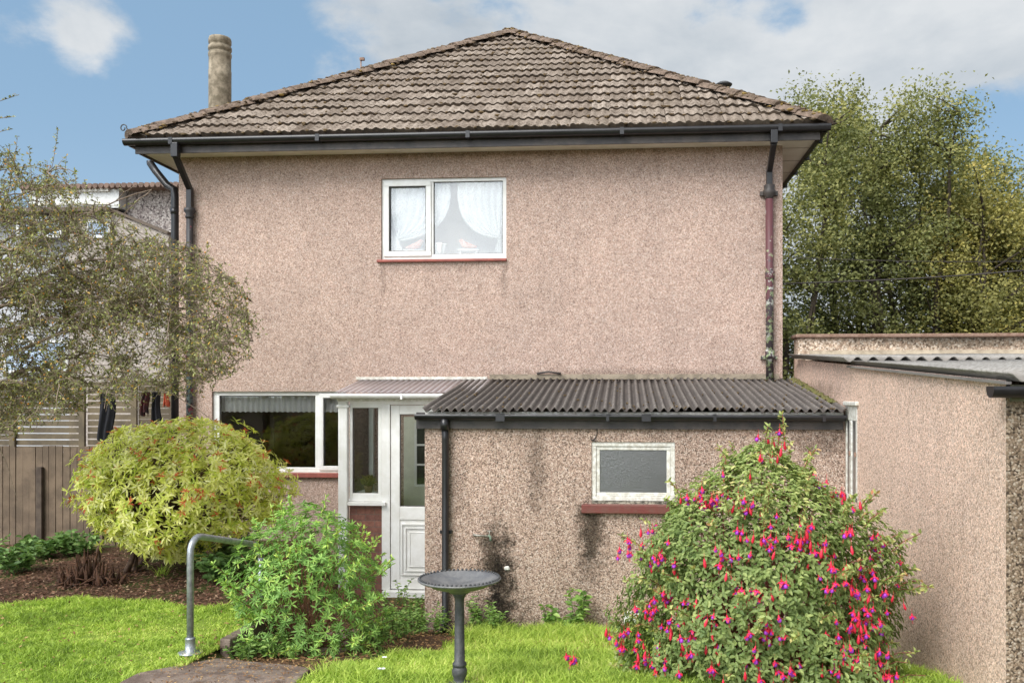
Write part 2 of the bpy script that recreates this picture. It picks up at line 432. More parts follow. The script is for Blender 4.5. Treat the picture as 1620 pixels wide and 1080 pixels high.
# roof tile material: weathered grey brown concrete with moss speckle
def tile_mat():
    m = bpy.data.materials.new('weathered concrete tile'); m.use_nodes = True; t = NT(m.node_tree); b = t.n['Principled BSDF']
    b.inputs['Roughness'].default_value = .85; b.inputs['Specular IOR Level'].default_value = .25
    pos = t.new('ShaderNodeNewGeometry').outputs['Position']
    a = t.new('ShaderNodeAttribute', attribute_name='tone')
    c = t.ramp(a.outputs['Fac'], [(0, (.05, .038, .028)), (.12, (.19, .148, .115)), (.5, (.285, .230, .185)), (1, (.38, .315, .258))])  # lowest stop paints course shadow lines and mossy edges onto the tile risers
    n1 = t.noise(pos, 26, 6, .7); n2 = t.noise(pos, 3.2, 4, .6)
    c = t.mix(t.mapr(t.math('ADD', n1, t.math('MULTIPLY', n2, .3)), .63, .74, 0., .85), c, (.085, .06, .040, 1))
    c = t.mix(t.mapr(t.noise(pos, 1.1, 3, .5), .52, .68, 0., .35), c, (.20, .16, .12, 1))
    n3 = t.noise(t.vmath('ADD', pos, (3, 8, 1)), 34, 3, .6)
    c = t.mix(t.mapr(n3, .72, .78, 0., .5), c, (.50, .46, .40, 1))
    t.put(b.inputs['Base Color'], c)
    bn = t.new('ShaderNodeBump'); bn.inputs['Strength'].default_value = .5; bn.inputs['Distance'].default_value = .01
    t.put(bn.inputs['Height'], n1); t.put(b.inputs['Normal'], bn.outputs[0])
    return m
M['tile'] = tile_mat()
def asb_mat(name, c1, c2, c3, zlo=2.2):
    m = bpy.data.materials.new(name); m.use_nodes = True; t = NT(m.node_tree); b = t.n['Principled BSDF']
    b.inputs['Roughness'].default_value = .85
    pos = t.new('ShaderNodeNewGeometry').outputs['Position']
    st = t.vmath('MULTIPLY', pos, (9., 1.6, 4.))
    n1 = t.noise(st, 1.3, 6, .7); n2 = t.noise(pos, 24, 5, .7)
    a = t.new('ShaderNodeAttribute', attribute_name='tone')
    c = t.mix(t.mapr(n1, .35, .7), c1 + (1,), c2 + (1,))
    c = t.mix(t.math('MULTIPLY', t.mapr(a.outputs['Fac'], .35, 1., 0., 1.), t.mapr(n2, .38, .62, .15, .9)), c, c3 + (1,))
    c = t.mix(t.mapr(n2, .66, .74, 0., .6), c, tuple(min(1, q * 1.5) for q in c3) + (1,))
    t.put(b.inputs['Base Color'], c)
    bn = t.new('ShaderNodeBump'); bn.inputs['Strength'].default_value = .5; bn.inputs['Distance'].default_value = .008
    t.put(bn.inputs['Height'], n2); t.put(b.inputs['Normal'], bn.outputs[0])
    return m
M['asb'] = asb_mat('mossy corrugated cement', (.06, .05, .045), (.095, .08, .07), (.20, .175, .155))
M['asb2'] = asb_mat('pale corrugated cement', (.17, .155, .14), (.24, .215, .19), (.36, .34, .31))

# ------------------------------------------------------------------ terrain
def smooth(a, b, v):
    t = np.clip((v - a) / (b - a), 0, 1); return t * t * (3 - 2 * t)
def gz(x, y):
    x = np.asarray(x, float); y = np.asarray(y, float)
    right = .58 * np.clip((8.9 - y) / 3.35, 0, 1.0)
    left = np.where(y < 6.2, .555, .5) * 1.0
    left = .50 + .055 * smooth(6.9, 5.9, y)
    left = left * (1 - smooth(11.5, 16, y) * .8)
    xt = -2.93 - .75 * smooth(7.6, 9.3, y)
    wd = .02 + .55 * smooth(7.3, 8.6, y)
    k = smooth(xt - wd, xt + wd, x)
    z = left * (1 - k) + right * k
    z = z + .008 * np.sin(x * 3.1 + y * 1.3) * np.sin(y * 2.7 - x)
    return z
def g(x, y): return float(gz(x, y))

def ground_mat():
    m = bpy.data.materials.new('soil'); m.use_nodes = True; t = NT(m.node_tree); b = t.n['Principled BSDF']
    b.inputs['Roughness'].default_value = .95; b.inputs['Specular IOR Level'].default_value = .1
    pos = t.new('ShaderNodeNewGeometry').outputs['Position']
    n1 = t.noise(pos, 30, 6, .7); n2 = t.noise(pos, 2.2, 4, .6)
    c = t.ramp(n1, [(.3, (.045, .026, .016)), (.5, (.10, .058, .036)), (.68, (.20, .125, .08))])
    c = t.mix(t.mapr(n2, .48, .62, 0., .8), c, t.ramp(n1, [(.3, (.03, .05, .012)), (.7, (.10, .15, .035))]))
    t.put(b.inputs['Base Color'], c)
    bn = t.new('ShaderNodeBump'); bn.inputs['Strength'].default_value = .8; bn.inputs['Distance'].default_value = .03
    t.put(bn.inputs['Height'], n1); t.put(b.inputs['Normal'], bn.outputs[0])
    return m
def lawn_mat():
    m = bpy.data.materials.new('lawn'); m.use_nodes = True; t = NT(m.node_tree); b = t.n['Principled BSDF']
    b.inputs['Roughness'].default_value = .9; b.inputs['Specular IOR Level'].default_value = .1
    pos = t.new('ShaderNodeNewGeometry').outputs['Position']
    n1 = t.noise(pos, 40, 5, .7)
    c = t.ramp(n1, [(.3, (.08, .12, .02)), (.6, (.22, .30, .05)), (.75, (.34, .32, .11))])
    t.put(b.inputs['Base Color'], c)
    return m
def concrete_path():
    return mat('path concrete', (.26, .20, .16), .95, vscale=7, col2=(.13, .09, .07), bump=1., bscale=50, detail=8)
M['soil'] = ground_mat(); M['lawn'] = lawn_mat(); M['path'] = concrete_path()

def sheet(name, xs, ys, m, dz=0., keep=None, kind='structure'):
    XX, YY = np.meshgrid(xs, ys); ZZ = gz(XX, YY) + dz
    V = np.stack([XX, YY, ZZ], -1).reshape(-1, 3); nx = len(xs); ny = len(ys)
    i, j = np.meshgrid(np.arange(nx - 1), np.arange(ny - 1))
    a = (j * nx + i).ravel(); Fq = np.stack([a, a + 1, a + nx + 1, a + nx], -1)
    if keep is not None:
        cx = V[Fq].mean(1); Fq = Fq[keep(cx[:, 0], cx[:, 1])]
    o = np_mesh(name, V, [Fq], m, smooth=True); o['kind'] = kind
    return o
xs = np.concatenate([[-600, -200, -80, -40, -20, -14], np.arange(-10, 5.01, .12), [6, 8, 12, 20, 40, 80, 200, 600]])
ys = np.concatenate([[-600, -100, -40, -15, -5], np.arange(0, 14, .12), [15, 16, 18, 22, 30, 45, 80, 160, 400, 900]])
sheet('ground', xs, ys, M['soil'])
def in_left(x, y): return (x < -2.98) & (y < 7.72 + .12 * np.sin(x * 2.3) + .05 * np.sin(x * 7)) & (x > -12)
def in_right(x, y):
    xb = -2.0 + .5 * smooth(6.1, 7.4, y) + .06 * np.sin(y * 9)
    return (x > xb) & (x < X0 - .03) & (y < 8.85)
lx = np.arange(-12, X0, .06); ly = np.arange(1.5, 9.0, .06)
sheet('lawn', lx, ly, M['lawn'], .008, lambda x, y: in_left(x, y) | in_right(x, y))
# concrete path slab with a chipped far edge, and the steps beyond it going down to the porch
b = MB()
pz = g(-2.5, 5.9) + .02
b.prism([(-3.35, 1.5, .56), (-2.02, 1.5, .56), (-2.05, 5.498, .56), (-3.14, 5.498, .56)], (0, 0, .05))
zq = lambda y: .56 - max(0, y - 5.5) * .150
b.prism([(x_, y_, zq(y_)) for x_, y_ in ((-3.14, 5.502), (-2.05, 5.502), (-2.12, 5.85), (-2.30, 5.97), (-2.6, 6.06), (-2.93, 6.2), (-3.02, 5.95))], (0, 0, .05))
pth = b.build('path', M['path'], loc=(-2.5, 5, pz), bevel=.012); pth['kind'] = 'structure'
b = MB()
for k in range(5):
    y0 = 6.55 + k * .42; z1 = g(-2.3, y0 + .35) + .03
    b.box(-2.86, -2.2 - .1 * k, y0, y0 + .40, z1 - .15, z1)
st = b.build('steps', M['path'], loc=(-2.5, 7, 0), bevel=.015); st['kind'] = 'structure'

# ------------------------------------------------------------------ leaf tools
def unit(v): return v / np.maximum(np.linalg.norm(v, axis=-1, keepdims=True), 1e-9)
def leaves(name, P, D, L, W, m, parent, N=None, tone=None, fold=.25, droop=.1, simple=False):
    n = len(P); P = np.asarray(P); D = unit(np.asarray(D))
    L = np.broadcast_to(np.asarray(L, float), (n,))[:, None]; W = np.broadcast_to(np.asarray(W, float), (n,))[:, None]
    if N is None: N = nrg.normal(size=(n, 3)) * .6 + np.array([0, -.25, .9])
    S = unit(np.cross(D, N)); N = unit(np.cross(S, D))
    if tone is None: tone = nrg.random(n)
    tip = P + D * L - N * droop * L
    if simple:
        V = np.stack([P, P + D * L * .5 + S * W * .5 + N * fold * W, tip, P + D * L * .5 - S * W * .5 + N * fold * W], 1).reshape(-1, 3)
        a = np.arange(n)[:, None] * 4
        Fs = [np.concatenate([np.concatenate([a, a + 1, a + 2], 1), np.concatenate([a, a + 2, a + 3], 1)])]
        return np_mesh(name, V, Fs, m, parent, tone=np.repeat(tone, 4))
    V = np.stack([P, P + D * L * .30 + S * W * .45 + N * fold * W, P + D * L * .68 + S * W * .40 + N * fold * W * .8 - N * droop * L * .4, tip,
                  P + D * L * .68 - S * W * .40 + N * fold * W * .8 - N * droop * L * .4, P + D * L * .30 - S * W * .45 + N * fold * W], 1).reshape(-1, 3)
    a = np.arange(n)[:, None] * 6
    Fq = np.concatenate([np.concatenate([a, a + 1, a + 2, a + 3], 1), np.concatenate([a, a + 3, a + 4, a + 5], 1)])
    return np_mesh(name, V, [Fq], m, parent, tone=np.repeat(tone, 6))

def envelope(n, prof, cx, cy, lo=.5, lump=.14, seed=1, sy=1.0, rng=nrg):
    """points filling the outer part of a lumpy body of revolution. prof: list of (z, r)"""
    zs = np.array([p[0] for p in prof]); rs = np.array([p[1] for p in prof])
    zz = np.linspace(zs[0], zs[-1], 200); rr = np.interp(zz, zs, rs) + .02
    cdf = np.cumsum(rr); cdf = cdf / cdf[-1]
    z = np.interp(rng.random(n), cdf, zz); r = np.interp(z, zs, rs); a = rng.random(n) * 2 * np.pi
    lm = 1 + lump * (np.sin(3 * a + seed + 4 * z) * .5 + np.sin(5 * a - 7 * z + seed * 2) * .35 + np.sin(9 * a + 13 * z + seed * 3) * .3)
    q = lo + (1 - lo) * rng.random(n) ** .55
    x = cx + r * lm * q * np.cos(a); y = cy + r * lm * q * np.sin(a) * sy
    P = np.stack([x, y, z], -1)
    outw = np.stack([np.cos(a), np.sin(a), np.zeros(n)], -1)
    slope = np.interp(z, zs[:-1] * .5 + zs[1:] * .5, -(rs[1:] - rs[:-1]) / (zs[1:] - zs[:-1]))
    outw[:, 2] = np.clip(slope, -1, 3)
    return P, unit(outw), q

def twigs(mb, base, tips, r0=.012, r1=.003, sag=.0, wob=.05, n=5, seg=5, q=rnd):
    for tp in tips:
        b0 = Vector(base(tp)) if callable(base) else Vector(base)
        t = Vector(tp); pts = []; ctrl = b0.lerp(t, .5) + Vector((q.uniform(-wob, wob), q.uniform(-wob, wob), q.uniform(0, wob) + sag))
        for i in range(seg + 1):
            u = i / seg; p = b0 * (1 - u) ** 2 + ctrl * 2 * u * (1 - u) + t * u * u
            pts.append(p + Vector((q.uniform(-1, 1), q.uniform(-1, 1), q.uniform(-1, 1))) * wob * .12 * (0 < i < seg))
        mb.tube(pts, [r0 + (r1 - r0) * i / seg for i in range(seg + 1)], n, cap=False)
    return mb

# ================================================================== HOUSE
house = empty('house', ((XL + XR) / 2, H, 0), 'two storey pebbledashed house with hipped mossy tiled roof and black gutters', 'house')
HB = H + 9.0
def wall_holes(mb, x0, x1, z0, z1, y, holes, depth):
    xs_ = sorted({x0, x1} | {v for h in holes for v in h[:2]}); zs_ = sorted({z0, z1} | {v for h in holes for v in h[2:]})
    for i in range(len(xs_) - 1):
        for j in range(len(zs_) - 1):
            cx = (xs_[i] + xs_[i + 1]) / 2; cz = (zs_[j] + zs_[j + 1]) / 2
            if any(h[0] < cx < h[1] and h[2] < cz < h[3] for h in holes): continue
            mb.poly([(xs_[i], y, zs_[j]), (xs_[i + 1], y, zs_[j]), (xs_[i + 1], y, zs_[j + 1]), (xs_[i], y, zs_[j + 1])])
    for a, c, d, e in holes:
        mb.poly([(a, y, d), (a, y, e), (a, y + depth, e), (a, y + depth, d)]); mb.poly([(c, y, e), (c, y, d), (c, y + depth, d), (c, y + depth, e)])
        mb.poly([(a, y, e), (c, y, e), (c, y + depth, e), (a, y + depth, e)]); mb.poly([(c, y, d), (a, y, d), (a, y + depth, d), (c, y + depth, d)])
zS = Z(760, 240, H)            # soffit height
upw = (X(603, H), X(801, H), Z(702, 410, H), Z(702, 281, H))
loww = (X(335, H), X(548, H), Z(440, 747, H), Z(440, 619, H))
b = MB()
wall_holes(b, XL, XR, -.1, zS + .02, H, [upw, loww], .12)
b.poly([(XL, HB, -.1), (XL, H, -.1), (XL, H, zS + .02), (XL, HB, zS + .02)]); b.poly([(XR, H, -.1), (XR, HB, -.1), (XR, HB, zS + .02), (XR, H, zS + .02)])
b.poly([(XR, HB, -.1), (XL, HB, -.1), (XL, HB, zS + .02), (XR, HB, zS + .02)])
b.build('wall', M['pink'], house)

def room(name, h, m, depth=2.4, grow=1.0):
    b = MB(); x0, x1, z0, z1 = h[0] - grow, h[1] + grow, h[2] - .8, h[3] + .3; y0 = H + .121; y1 = H + depth
    b.poly([(x0, y1, z0), (x1, y1, z0), (x1, y1, z1), (x0, y1, z1)])
    for a, c in (((x0, z0), (x0, z1)), ((x1, z1), (x1, z0)), ((x0, z1), (x1, z1)), ((x1, z0), (x0, z0))):
        b.poly([(a[0], y0, a[1]), (c[0], y0, c[1]), (c[0], y1, c[1]), (a[0], y1, a[1])])
    xs_ = [x0, h[0], h[1], x1]; zs_ = [z0, h[2], h[3], z1]
    for i in range(3):
        for j in range(3):
            if i == 1 and j == 1: continue
            b.poly([(xs_[i], y0, zs_[j]), (xs_[i + 1], y0, zs_[j]), (xs_[i + 1], y0, zs_[j + 1]), (xs_[i], y0, zs_[j + 1])])
    return b.build(name, m, house)
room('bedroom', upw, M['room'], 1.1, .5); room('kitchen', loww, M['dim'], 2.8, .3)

def frame_rect(mb, x0, x1, z0, z1, y0, y1, w_, wt=None, wb=None):
    wt = w_ if wt is None else wt; wb = w_ if wb is None else wb
    mb.box(x0, x1, y0, y1, z1 - wt, z1); mb.box(x0, x1, y0, y1, z0, z0 + wb)
    mb.box(x0, x0 + w_, y0, y1, z0 + wb, z1 - wt); mb.box(x1 - w_, x1, y0, y1, z0 + wb, z1 - wt)
# upper window
b = MB(); ux0, ux1, uz0, uz1 = upw; fy = H + .035
b.box(ux0, ux1, fy, fy + .06, uz1 - .045, uz1); b.box(ux0, ux1, fy, fy + .06, uz0, uz0 + .07)
b.box(ux0, ux0 + .05, fy, fy + .06, uz0 + .07, uz1 - .045); b.box(ux1 - .05, ux1, fy, fy + .06, uz0 + .07, uz1 - .045)
mx0, mx1 = X(680, H), X(685, H)
b.box(mx0, mx1, fy, fy + .06, uz0 + .07, uz1 - .045)
win = b.build('window_frame', M['upvc'], house, bevel=.005)
win.name = 'window'; tag(win, 'white double glazed upper window with tied back lace curtains')
b = MB(); frame_rect(b, ux0 + .03, mx0 + .012, uz0 + .045, uz1 - .03, fy - .022, fy + .02, .068)
b.build('casement', M['upvc'], win, bevel=.006)
b = MB(); b.box(ux0 + .06, mx0, fy + .025, fy + .035, uz0 + .08, uz1 - .06); b.box(mx1, ux1 - .05, fy + .025, fy + .035, uz0 + .07, uz1 - .045)
b.build('pane', M['glass_up'], win)
b = MB(); gsk = M['blackd']
for a, c in (((ux0 + .098), (mx0 - .056)), (mx1, ux1 - .05)):
    z0_, z1_ = (uz0 + .113, uz1 - .098) if a < mx0 - .1 and c < mx1 else (uz0 + .07, uz1 - .045)
    frame_rect(b, a - .001, c + .001, z0_ - .001, z1_ + .001, fy + .018 if c > mx1 else fy - .015, fy + .0245, .008)
b.build('gasket', M['blackd'], win)
b = MB(); b.box(ux0 - .05, ux1 + .005, H - .045, H + .034, uz0 - .035, uz0 - .001); b.build('sill', M['redsill'], win, bevel=.006)
# lower window
b = MB(); lx0, lx1, lz0, lz1 = loww; fy = H + .04
b.box(lx0, lx1, fy, fy + .06, lz1 - .055, lz1); b.box(lx0, lx1, fy, fy + .06, lz0, lz0 + .065)
b.box(lx0, lx0 + .085, fy, fy + .06, lz0 + .065, lz1 - .055); b.box(lx1 - .06, lx1, fy, fy + .06, lz0 + .065, lz1 - .055)
lm0, lm1 = X(497, H), X(505, H); b.box(lm0, lm1, fy, fy + .06, lz0 + .065, lz1 - .055)
win2 = b.build('window', M['upvc'], house, bevel=.005); tag(win2, 'wide white ground floor window with a lace pelmet')
b = MB(); frame_rect(b, lm1 - .01, lx1 - .01, lz0 + .03, lz1 - .03, fy - .02, fy + .02, .055); b.build('casement', M['upvc'], win2, bevel=.006)
b = MB(); b.box(lx0 + .08, lm0, fy + .025, fy + .035, lz0 + .06, lz1 - .05); b.box(lm1, lx1 - .05, fy + .025, fy + .035, lz0 + .06, lz1 - .05)
b.build('pane', M['glass_low'], win2)
b = MB(); frame_rect(b, lx0 + .084, lm0 + .001, lz0 + .064, lz1 - .054, fy + .018, fy + .0245, .008); b.build('gasket', M['blackd'], win2)
b = MB(); b.box(lx0 - .02, lx1, H - .05, H + .039, lz0 - .06, lz0 - .001); b.build('sill', M['redsill'], win2, bevel=.006)

# soffit, fascia, gutter
OV = .38
ex0, ex1, ey0, ey1 = XL - OV, XR + OV, H - OV, HB + OV
b = MB()
zf = zS
b.box(ex0 + .02, ex1 - .02, ey0 + .02, H - .002, zf, zf + .015)
b.box(ex0 + .02, XL - .002, H, HB, zf, zf + .015); b.box(XR + .002, ex1 - .02, H, HB, zf, zf + .015)
b.cm = 1
for k in range(1, 14):        # board joints under the right hand eave
    b.box(XR + .01, ex1 - .025, H - .5 + k * .62, H - .49 + k * .62, zf - .003, zf - .0005)
b.build('soffit', [M['soffit'], M['lead']], house)
b = MB(); fh = .13
b.box(ex0, ex1, ey0 - .005, ey0 + .019, zf - .045, zf + fh); b.box(ex0, ex0 + .019, ey0 + .02, ey1, zf - .03, zf + fh); b.box(ex1 - .019, ex1, ey0 + .02, ey1, zf - .03, zf + fh)
b.build('fascia', M['blackd'], house)
def gutter_prof(w_, h_, n=10):
    """half round gutter outline (across, up), open at the top with thickness"""
    o = [(w_ / 2 * (1 - math.cos(math.pi * i / n)), -h_ * math.sin(math.pi * i / n) ** .8) for i in range(n + 1)]
    i_ = [(.004 + (w_ / 2 - .004) * (1 - math.cos(math.pi * i / n)), -(h_ - .004) * math.sin(math.pi * i / n) ** .8) for i in range(n + 1)]
    return [(0, .0)] + o + i_[::-1]
def gutter(mb, a, c, out, w_=.115, h_=.075):
    """from a to c; the profile grows from the wall towards 'out'"""
    a = Vector(a); c = Vector(c); out = Vector(out); pr = gutter_prof(w_, h_)
    n = len(pr); base = len(mb.v)
    for P in (a, c):
        for u, v in pr: mb.v.append(tuple(P + out * u + Vector((0, 0, v))))
    for i in range(n):
        j = (i + 1) % n; mb.face([base + i, base + j, base + n + j, base + n + i], True)
    for P in (a, c):      # end caps as half discs
        cap = [P + out * u + Vector((0, 0, v)) for u, v in pr[1:12]]
        mb.poly(cap)
gtz = zf + fh - .012
b = MB(); gutter(b, (ex0 - .11, ey0 - .006, gtz), (ex1 + .11, ey0 - .006, gtz), (0, -1, 0)); gutter(b, (ex0 - .001, ey0 + .0, gtz - .002), (ex0 - .001, ey1, gtz - .002), (-1, 0, 0)); gutter(b, (ex1 + .001, ey0, gtz - .002), (ex1 + .001, ey1, gtz - .002), (1, 0, 0))
for xx in np.arange(ex0 + .5, ex1, 1.9):
    b.box(xx, xx + .05, ey0 - .125, ey0 - .0065, gtz - .079, gtz + .006)
for yy in np.arange(ey0 + .4, ey1, .8):
    b.box(ex1 + .003, ex1 + .12, yy, yy + .05, gtz - .086, gtz + .004)
b.build('gutter', M['blackp'], house)

# tiled roof
PITCH = R(34.3); RUN = (ex1 - ex0) / 2 + .03
RZ = zf + fh + .015                    # eaves level of the tile top
cxm = (ex0 + ex1) / 2; GA = .335 ; TW = .235
NC = int(RUN / math.cos(PITCH) / GA) + 1
apex = Vector((cxm, ey0 - .05 + RUN, RZ + RUN * math.tan(PITCH)))
def tile_slope(name, origin, udir, ndir, ulen, hip0, hip1, fine=True):
    """origin: eaves corner, udir along the eaves, ndir horizontal direction up the slope"""
    u = np.array(udir, float); nd = np.array(ndir, float); o = np.array(origin, float)
    upv = nd * math.cos(PITCH) + np.array([0, 0, math.sin(PITCH)]); nrm = -nd * math.sin(PITCH) + np.array([0, 0, math.cos(PITCH)])
    prof = np.array([(0, .012), (.09, .026), (.17, .030), (.25, .016), (.33, .004), (.46, .002), (.54, .014), (.62, .028), (.70, .030), (.80, .014), (.90, .002), (.995, .000)]) if fine else np.array([(0, .02), (.2, .03), (.35, .0), (.6, .03), (.8, .0), (.995, 0)])
    k = len(prof); VV = []; FF = []; TT = []; nb = 0; moss = []
    for c in range(NC):
        s0 = c * GA; s1 = s0 + GA + .04
        off = 0
        a0 = hip0 * s0 * math.cos(PITCH); a1 = ulen - hip1 * s0 * math.cos(PITCH)
        i0 = int(math.floor((a0 - off) / TW)); i1 = int(math.ceil((a1 - off) / TW))
        for i in range(i0, i1):
            jit = rnd.uniform(-.008, .010); js = rnd.uniform(-.014, .014) - (.03 if rnd.random() < .012 else 0); tn = min(1, max(.14, rnd.gauss(.5, .2))); rot = rnd.uniform(-.004, .004)
            rows = []
            for (s, lift) in ((s0 + js + .001, -.012), (s0 + js, .034 + jit), (s0 + js, .034 + jit), (s1, .004 + jit * .3)):
                lo = hip0 * s * math.cos(PITCH); hi = ulen - hip1 * s * math.cos(PITCH)
                uu = np.clip(off + (i + prof[:, 0]) * TW, lo, max(hi, lo))
                h = prof[:, 1] * (.78) + lift + rot * prof[:, 0]
                if lift < 0: h = np.full(k, lift)
                rows.append(o + uu[:, None] * u + s * upv + h[:, None] * nrm)
            VV.append(np.concatenate(rows))
            aa = np.arange(k - 1)
            for r_ in (0, 2): FF.append(np.stack([nb + r_ * k + aa, nb + r_ * k + aa + 1, nb + (r_ + 1) * k + aa + 1, nb + (r_ + 1) * k + aa], -1))
            TT.append(np.concatenate([np.zeros(2 * k), np.full(2 * k, tn)])); nb += 4 * k  # zero tone gives the risers the painted shadow line
            if fine:
                for _ in range(rnd.choice((0, 1, 2, 3, 4))):
                    mu = off + (i + rnd.choice((0, .4, .9, rnd.random()))) * TW; ms = s0 + js + rnd.uniform(-.01, .03) if rnd.random() < .75 else s0 + rnd.random() * GA
                    if hip0 * ms * .8 + .1 < mu < ulen - hip1 * ms * .8 - .1: moss.append((mu, ms, rnd.uniform(.008, .024)))
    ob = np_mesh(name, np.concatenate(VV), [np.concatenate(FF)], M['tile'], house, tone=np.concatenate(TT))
    if moss:
        b = MB()
        for q, (mu, ms, r_) in enumerate(moss):
            p = o + mu * u + ms * upv + nrm * .035
            b.blob(p, r_ * rnd.uniform(1, 2.2), r_ * 1.2, r_ * .7, q, .35, 6, 4)
        b.build('moss', M['moss'], ob)['kind'] = 'stuff'
    return ob
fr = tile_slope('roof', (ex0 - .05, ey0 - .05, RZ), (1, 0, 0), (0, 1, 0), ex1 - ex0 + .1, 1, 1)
LEN = ey1 - ey0 + .1
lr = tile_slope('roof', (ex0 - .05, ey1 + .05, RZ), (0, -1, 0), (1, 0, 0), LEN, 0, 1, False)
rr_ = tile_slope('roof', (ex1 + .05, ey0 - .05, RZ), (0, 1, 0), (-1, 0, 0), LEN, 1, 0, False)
# underlay so no gaps show
b = MB(); e = .03
A, B_, C_, D_ = (ex0 - .03, ey0 - .03, RZ - e), (ex1 + .03, ey0 - .03, RZ - e), (ex1 + .03, ey1, RZ - e), (ex0 - .03, ey1, RZ - e)
ap = (apex.x, apex.y, apex.z - .05); ap2 = (apex.x, ey1, apex.z - .05)
b.poly([A, B_, ap]); b.poly([B_, C_, ap2, ap]); b.poly([C_, D_, ap2]); b.poly([D_, A, ap, ap2]); b.build('roof_lining', M['lead'], house)
# hip and ridge tiles
def hip_run(a, c, seed, w_=.165):
    a = Vector(a); c = Vector(c); n = int((c - a).length / .33); b = MB(); d = (c - a).normalized(); sdv = d.cross(Vector((0, 0, 1))).normalized(); upv = sdv.cross(d)
    for i in range(n):
        p0 = a + (c - a) * (i / n) - d * .02; p1 = a + (c - a) * ((i + 1) / n) + d * .015
        base = len(b.v); K = 7; j0 = rnd.uniform(-.008, .012)
        for P, h in ((p0, .022 + j0), (p1, .0 + j0)):
            for k in range(K):
                t = math.pi * k / (K - 1); b.v.append(tuple(P - sdv * math.cos(t) * (w_ + h * .5) + upv * (math.sin(t) * .085 - .03 + h)))
        for k in range(K - 1): b.face([base + k, base + K + k, base + K + k + 1, base + k + 1], True)
        b.face([base + k for k in range(K)])
    o = b.build('hip_tiles', M['hip'], house)
    b = MB()
    L = (c - a).length
    for q in range(int(L * 70)):
        t = rnd.random(); s_ = rnd.uniform(-1.15, 1.15); P = a + (c - a) * t + sdv * s_ * w_ + upv * (max(0, (1 - s_ * s_)) ** .5 * .085 - .035 + .01)
        r_ = rnd.uniform(.010, .028); b.cm = 1 if rnd.random() < .10 + .25 * (t < .12 or t > .92) else 0
        b.blob(P, r_ * rnd.uniform(1, 1.8), r_ * 1.4, r_ * .6, q, .35, 6, 4)
    b.build('moss', [M['mossr'], M['lichen']], o)['kind'] = 'stuff'
M['hip'] = mat('red brown hip tile', (.23, .165, .125), .9, vscale=14, col2=(.12, .085, .06), bump=.8)
M['mossr'] = mat('russet moss', (.12, .085, .05), .95, vscale=18, col2=(.25, .18, .12), bump=1, bscale=120)
hz0 = .035
hip_run((ex0 - .04, ey0 - .04, RZ + hz0), (apex.x, apex.y, apex.z + hz0), 1)
hip_run((ex1 + .04, ey0 - .04, RZ + hz0), (apex.x, apex.y, apex.z + hz0), 2)
hip_run((apex.x, apex.y + .02, apex.z + hz0 - .01), (apex.x, ey1, apex.z + hz0 + .02), 3)
# scrolled hip iron at the left corner and small finial
b = MB(); c0 = Vector((ex0 - .02, ey0 - .06, RZ + .0))
pts = [c0 + Vector((-.0, 0, .0)), c0 + Vector((-.03, 0, .08)), c0 + Vector((-.065, 0, .13))]
for i in range(16):
    a = R(20 + i * 24); r_ = .052 - i * .0022
    pts.append(c0 + Vector((-.105 + r_ * math.cos(a) * .9, 0, .125 + r_ * math.sin(a))))
b.tube(pts, .0075, 6); b.build('hip_iron', M['iron'], house)
b = MB()
for i in range(5): b.tube([c0 + Vector((.1 + i * .018, .02, .02)), c0 + Vector((.09 + i * .024, .02, .115))], .010, 5)
b.build('vent_comb', M['iron'], house)
# chimney flue on the left side
CY = 13.1; cpx = at(348, 100, CY); cr = (X(365, CY) - X(331.5, CY)) / 2
ctop = Z(348, 61, CY)
b = MB(); pr = [(cr * .98, 4.5 - ctop), (cr * .99, -.62), (cr * 1.0, -.50), (cr * .97, -.498), (cr * .97, -.30), (cr * 1.02, -.285), (cr * 1.02, -.235), (cr * .90, -.222), (cr * .90, -.205), (cr * 1.03, -.19), (cr * 1.03, -.14), (cr * .91, -.125), (cr * .91, -.105), (cr * 1.0, -.09), (cr * 1.0, -.03), (cr * .95, 0), (cr * .66, 0), (cr * .64, -.12)]
b.lathe(pr, (cpx.x, CY, ctop), 16); b.build('chimney', M['conc'], lr)
# vent caps behind the roof
b = MB(); vp = at(571, 100, 17); b.tube([(vp.x, 17, vp.z - 1.3), (vp.x, 17, vp.z + .05)], .014, 6); b.box(vp.x - .02, vp.x + .07, 16.97, 17.03, vp.z + .05, vp.z + .10); b.build('vent_pole', M['rusty'], lr)
b = MB(); vp = at(1145, 133, 13.6); b.lathe([(.05, -.6), (.05, -.03), (.12, -.03), (.13, -.01), (.08, .02), (.01, .03)], (vp.x, 13.6, vp.z), 14); b.build('vent_cap', M['iron'], rr_)

# rain pipes
def pipe(name, pts, r, m, parent, n=10): b = MB(); b.tube(pts, r, n); return b.build(name, m, parent)
xh = X(279, ey0 - .06); b = MB()
b.box(xh - .045, xh + .045, ey0 - .125, ey0 - .035, gtz - .24, gtz - .06)
p1 = Vector((X(300.5, H - .06), H - .06, Z(300, 300, H - .06))); p0 = Vector((xh, ey0 - .08, gtz - .24)); 
b.bar(p0 + Vector((0, 0, .02)), p1 + Vector((0, 0, .0)), .065, .065, (0, 1, 0)); b.box(p1.x - .036, p1.x + .036, H - .10, H - .025, p1.z - .28, p1.z + .02)
dl = b.build('downpipe', M['blackp'], house, bevel=.006); tag(dl, 'black front downpipe at the left corner with a kinked swan neck')
b = MB(); q = p1.z - .28; b.lathe([(.05, -.10), (.06, -.08), (.045, -.05), (.075, -.01), (.07, .03), (.05, .04)], (p1.x, H - .065, q), 10)
b.tube([(p1.x, H - .065, q), (p1.x - .004, H - .065, q - .8), (p1.x, H - .065, .4)], .043, 10)
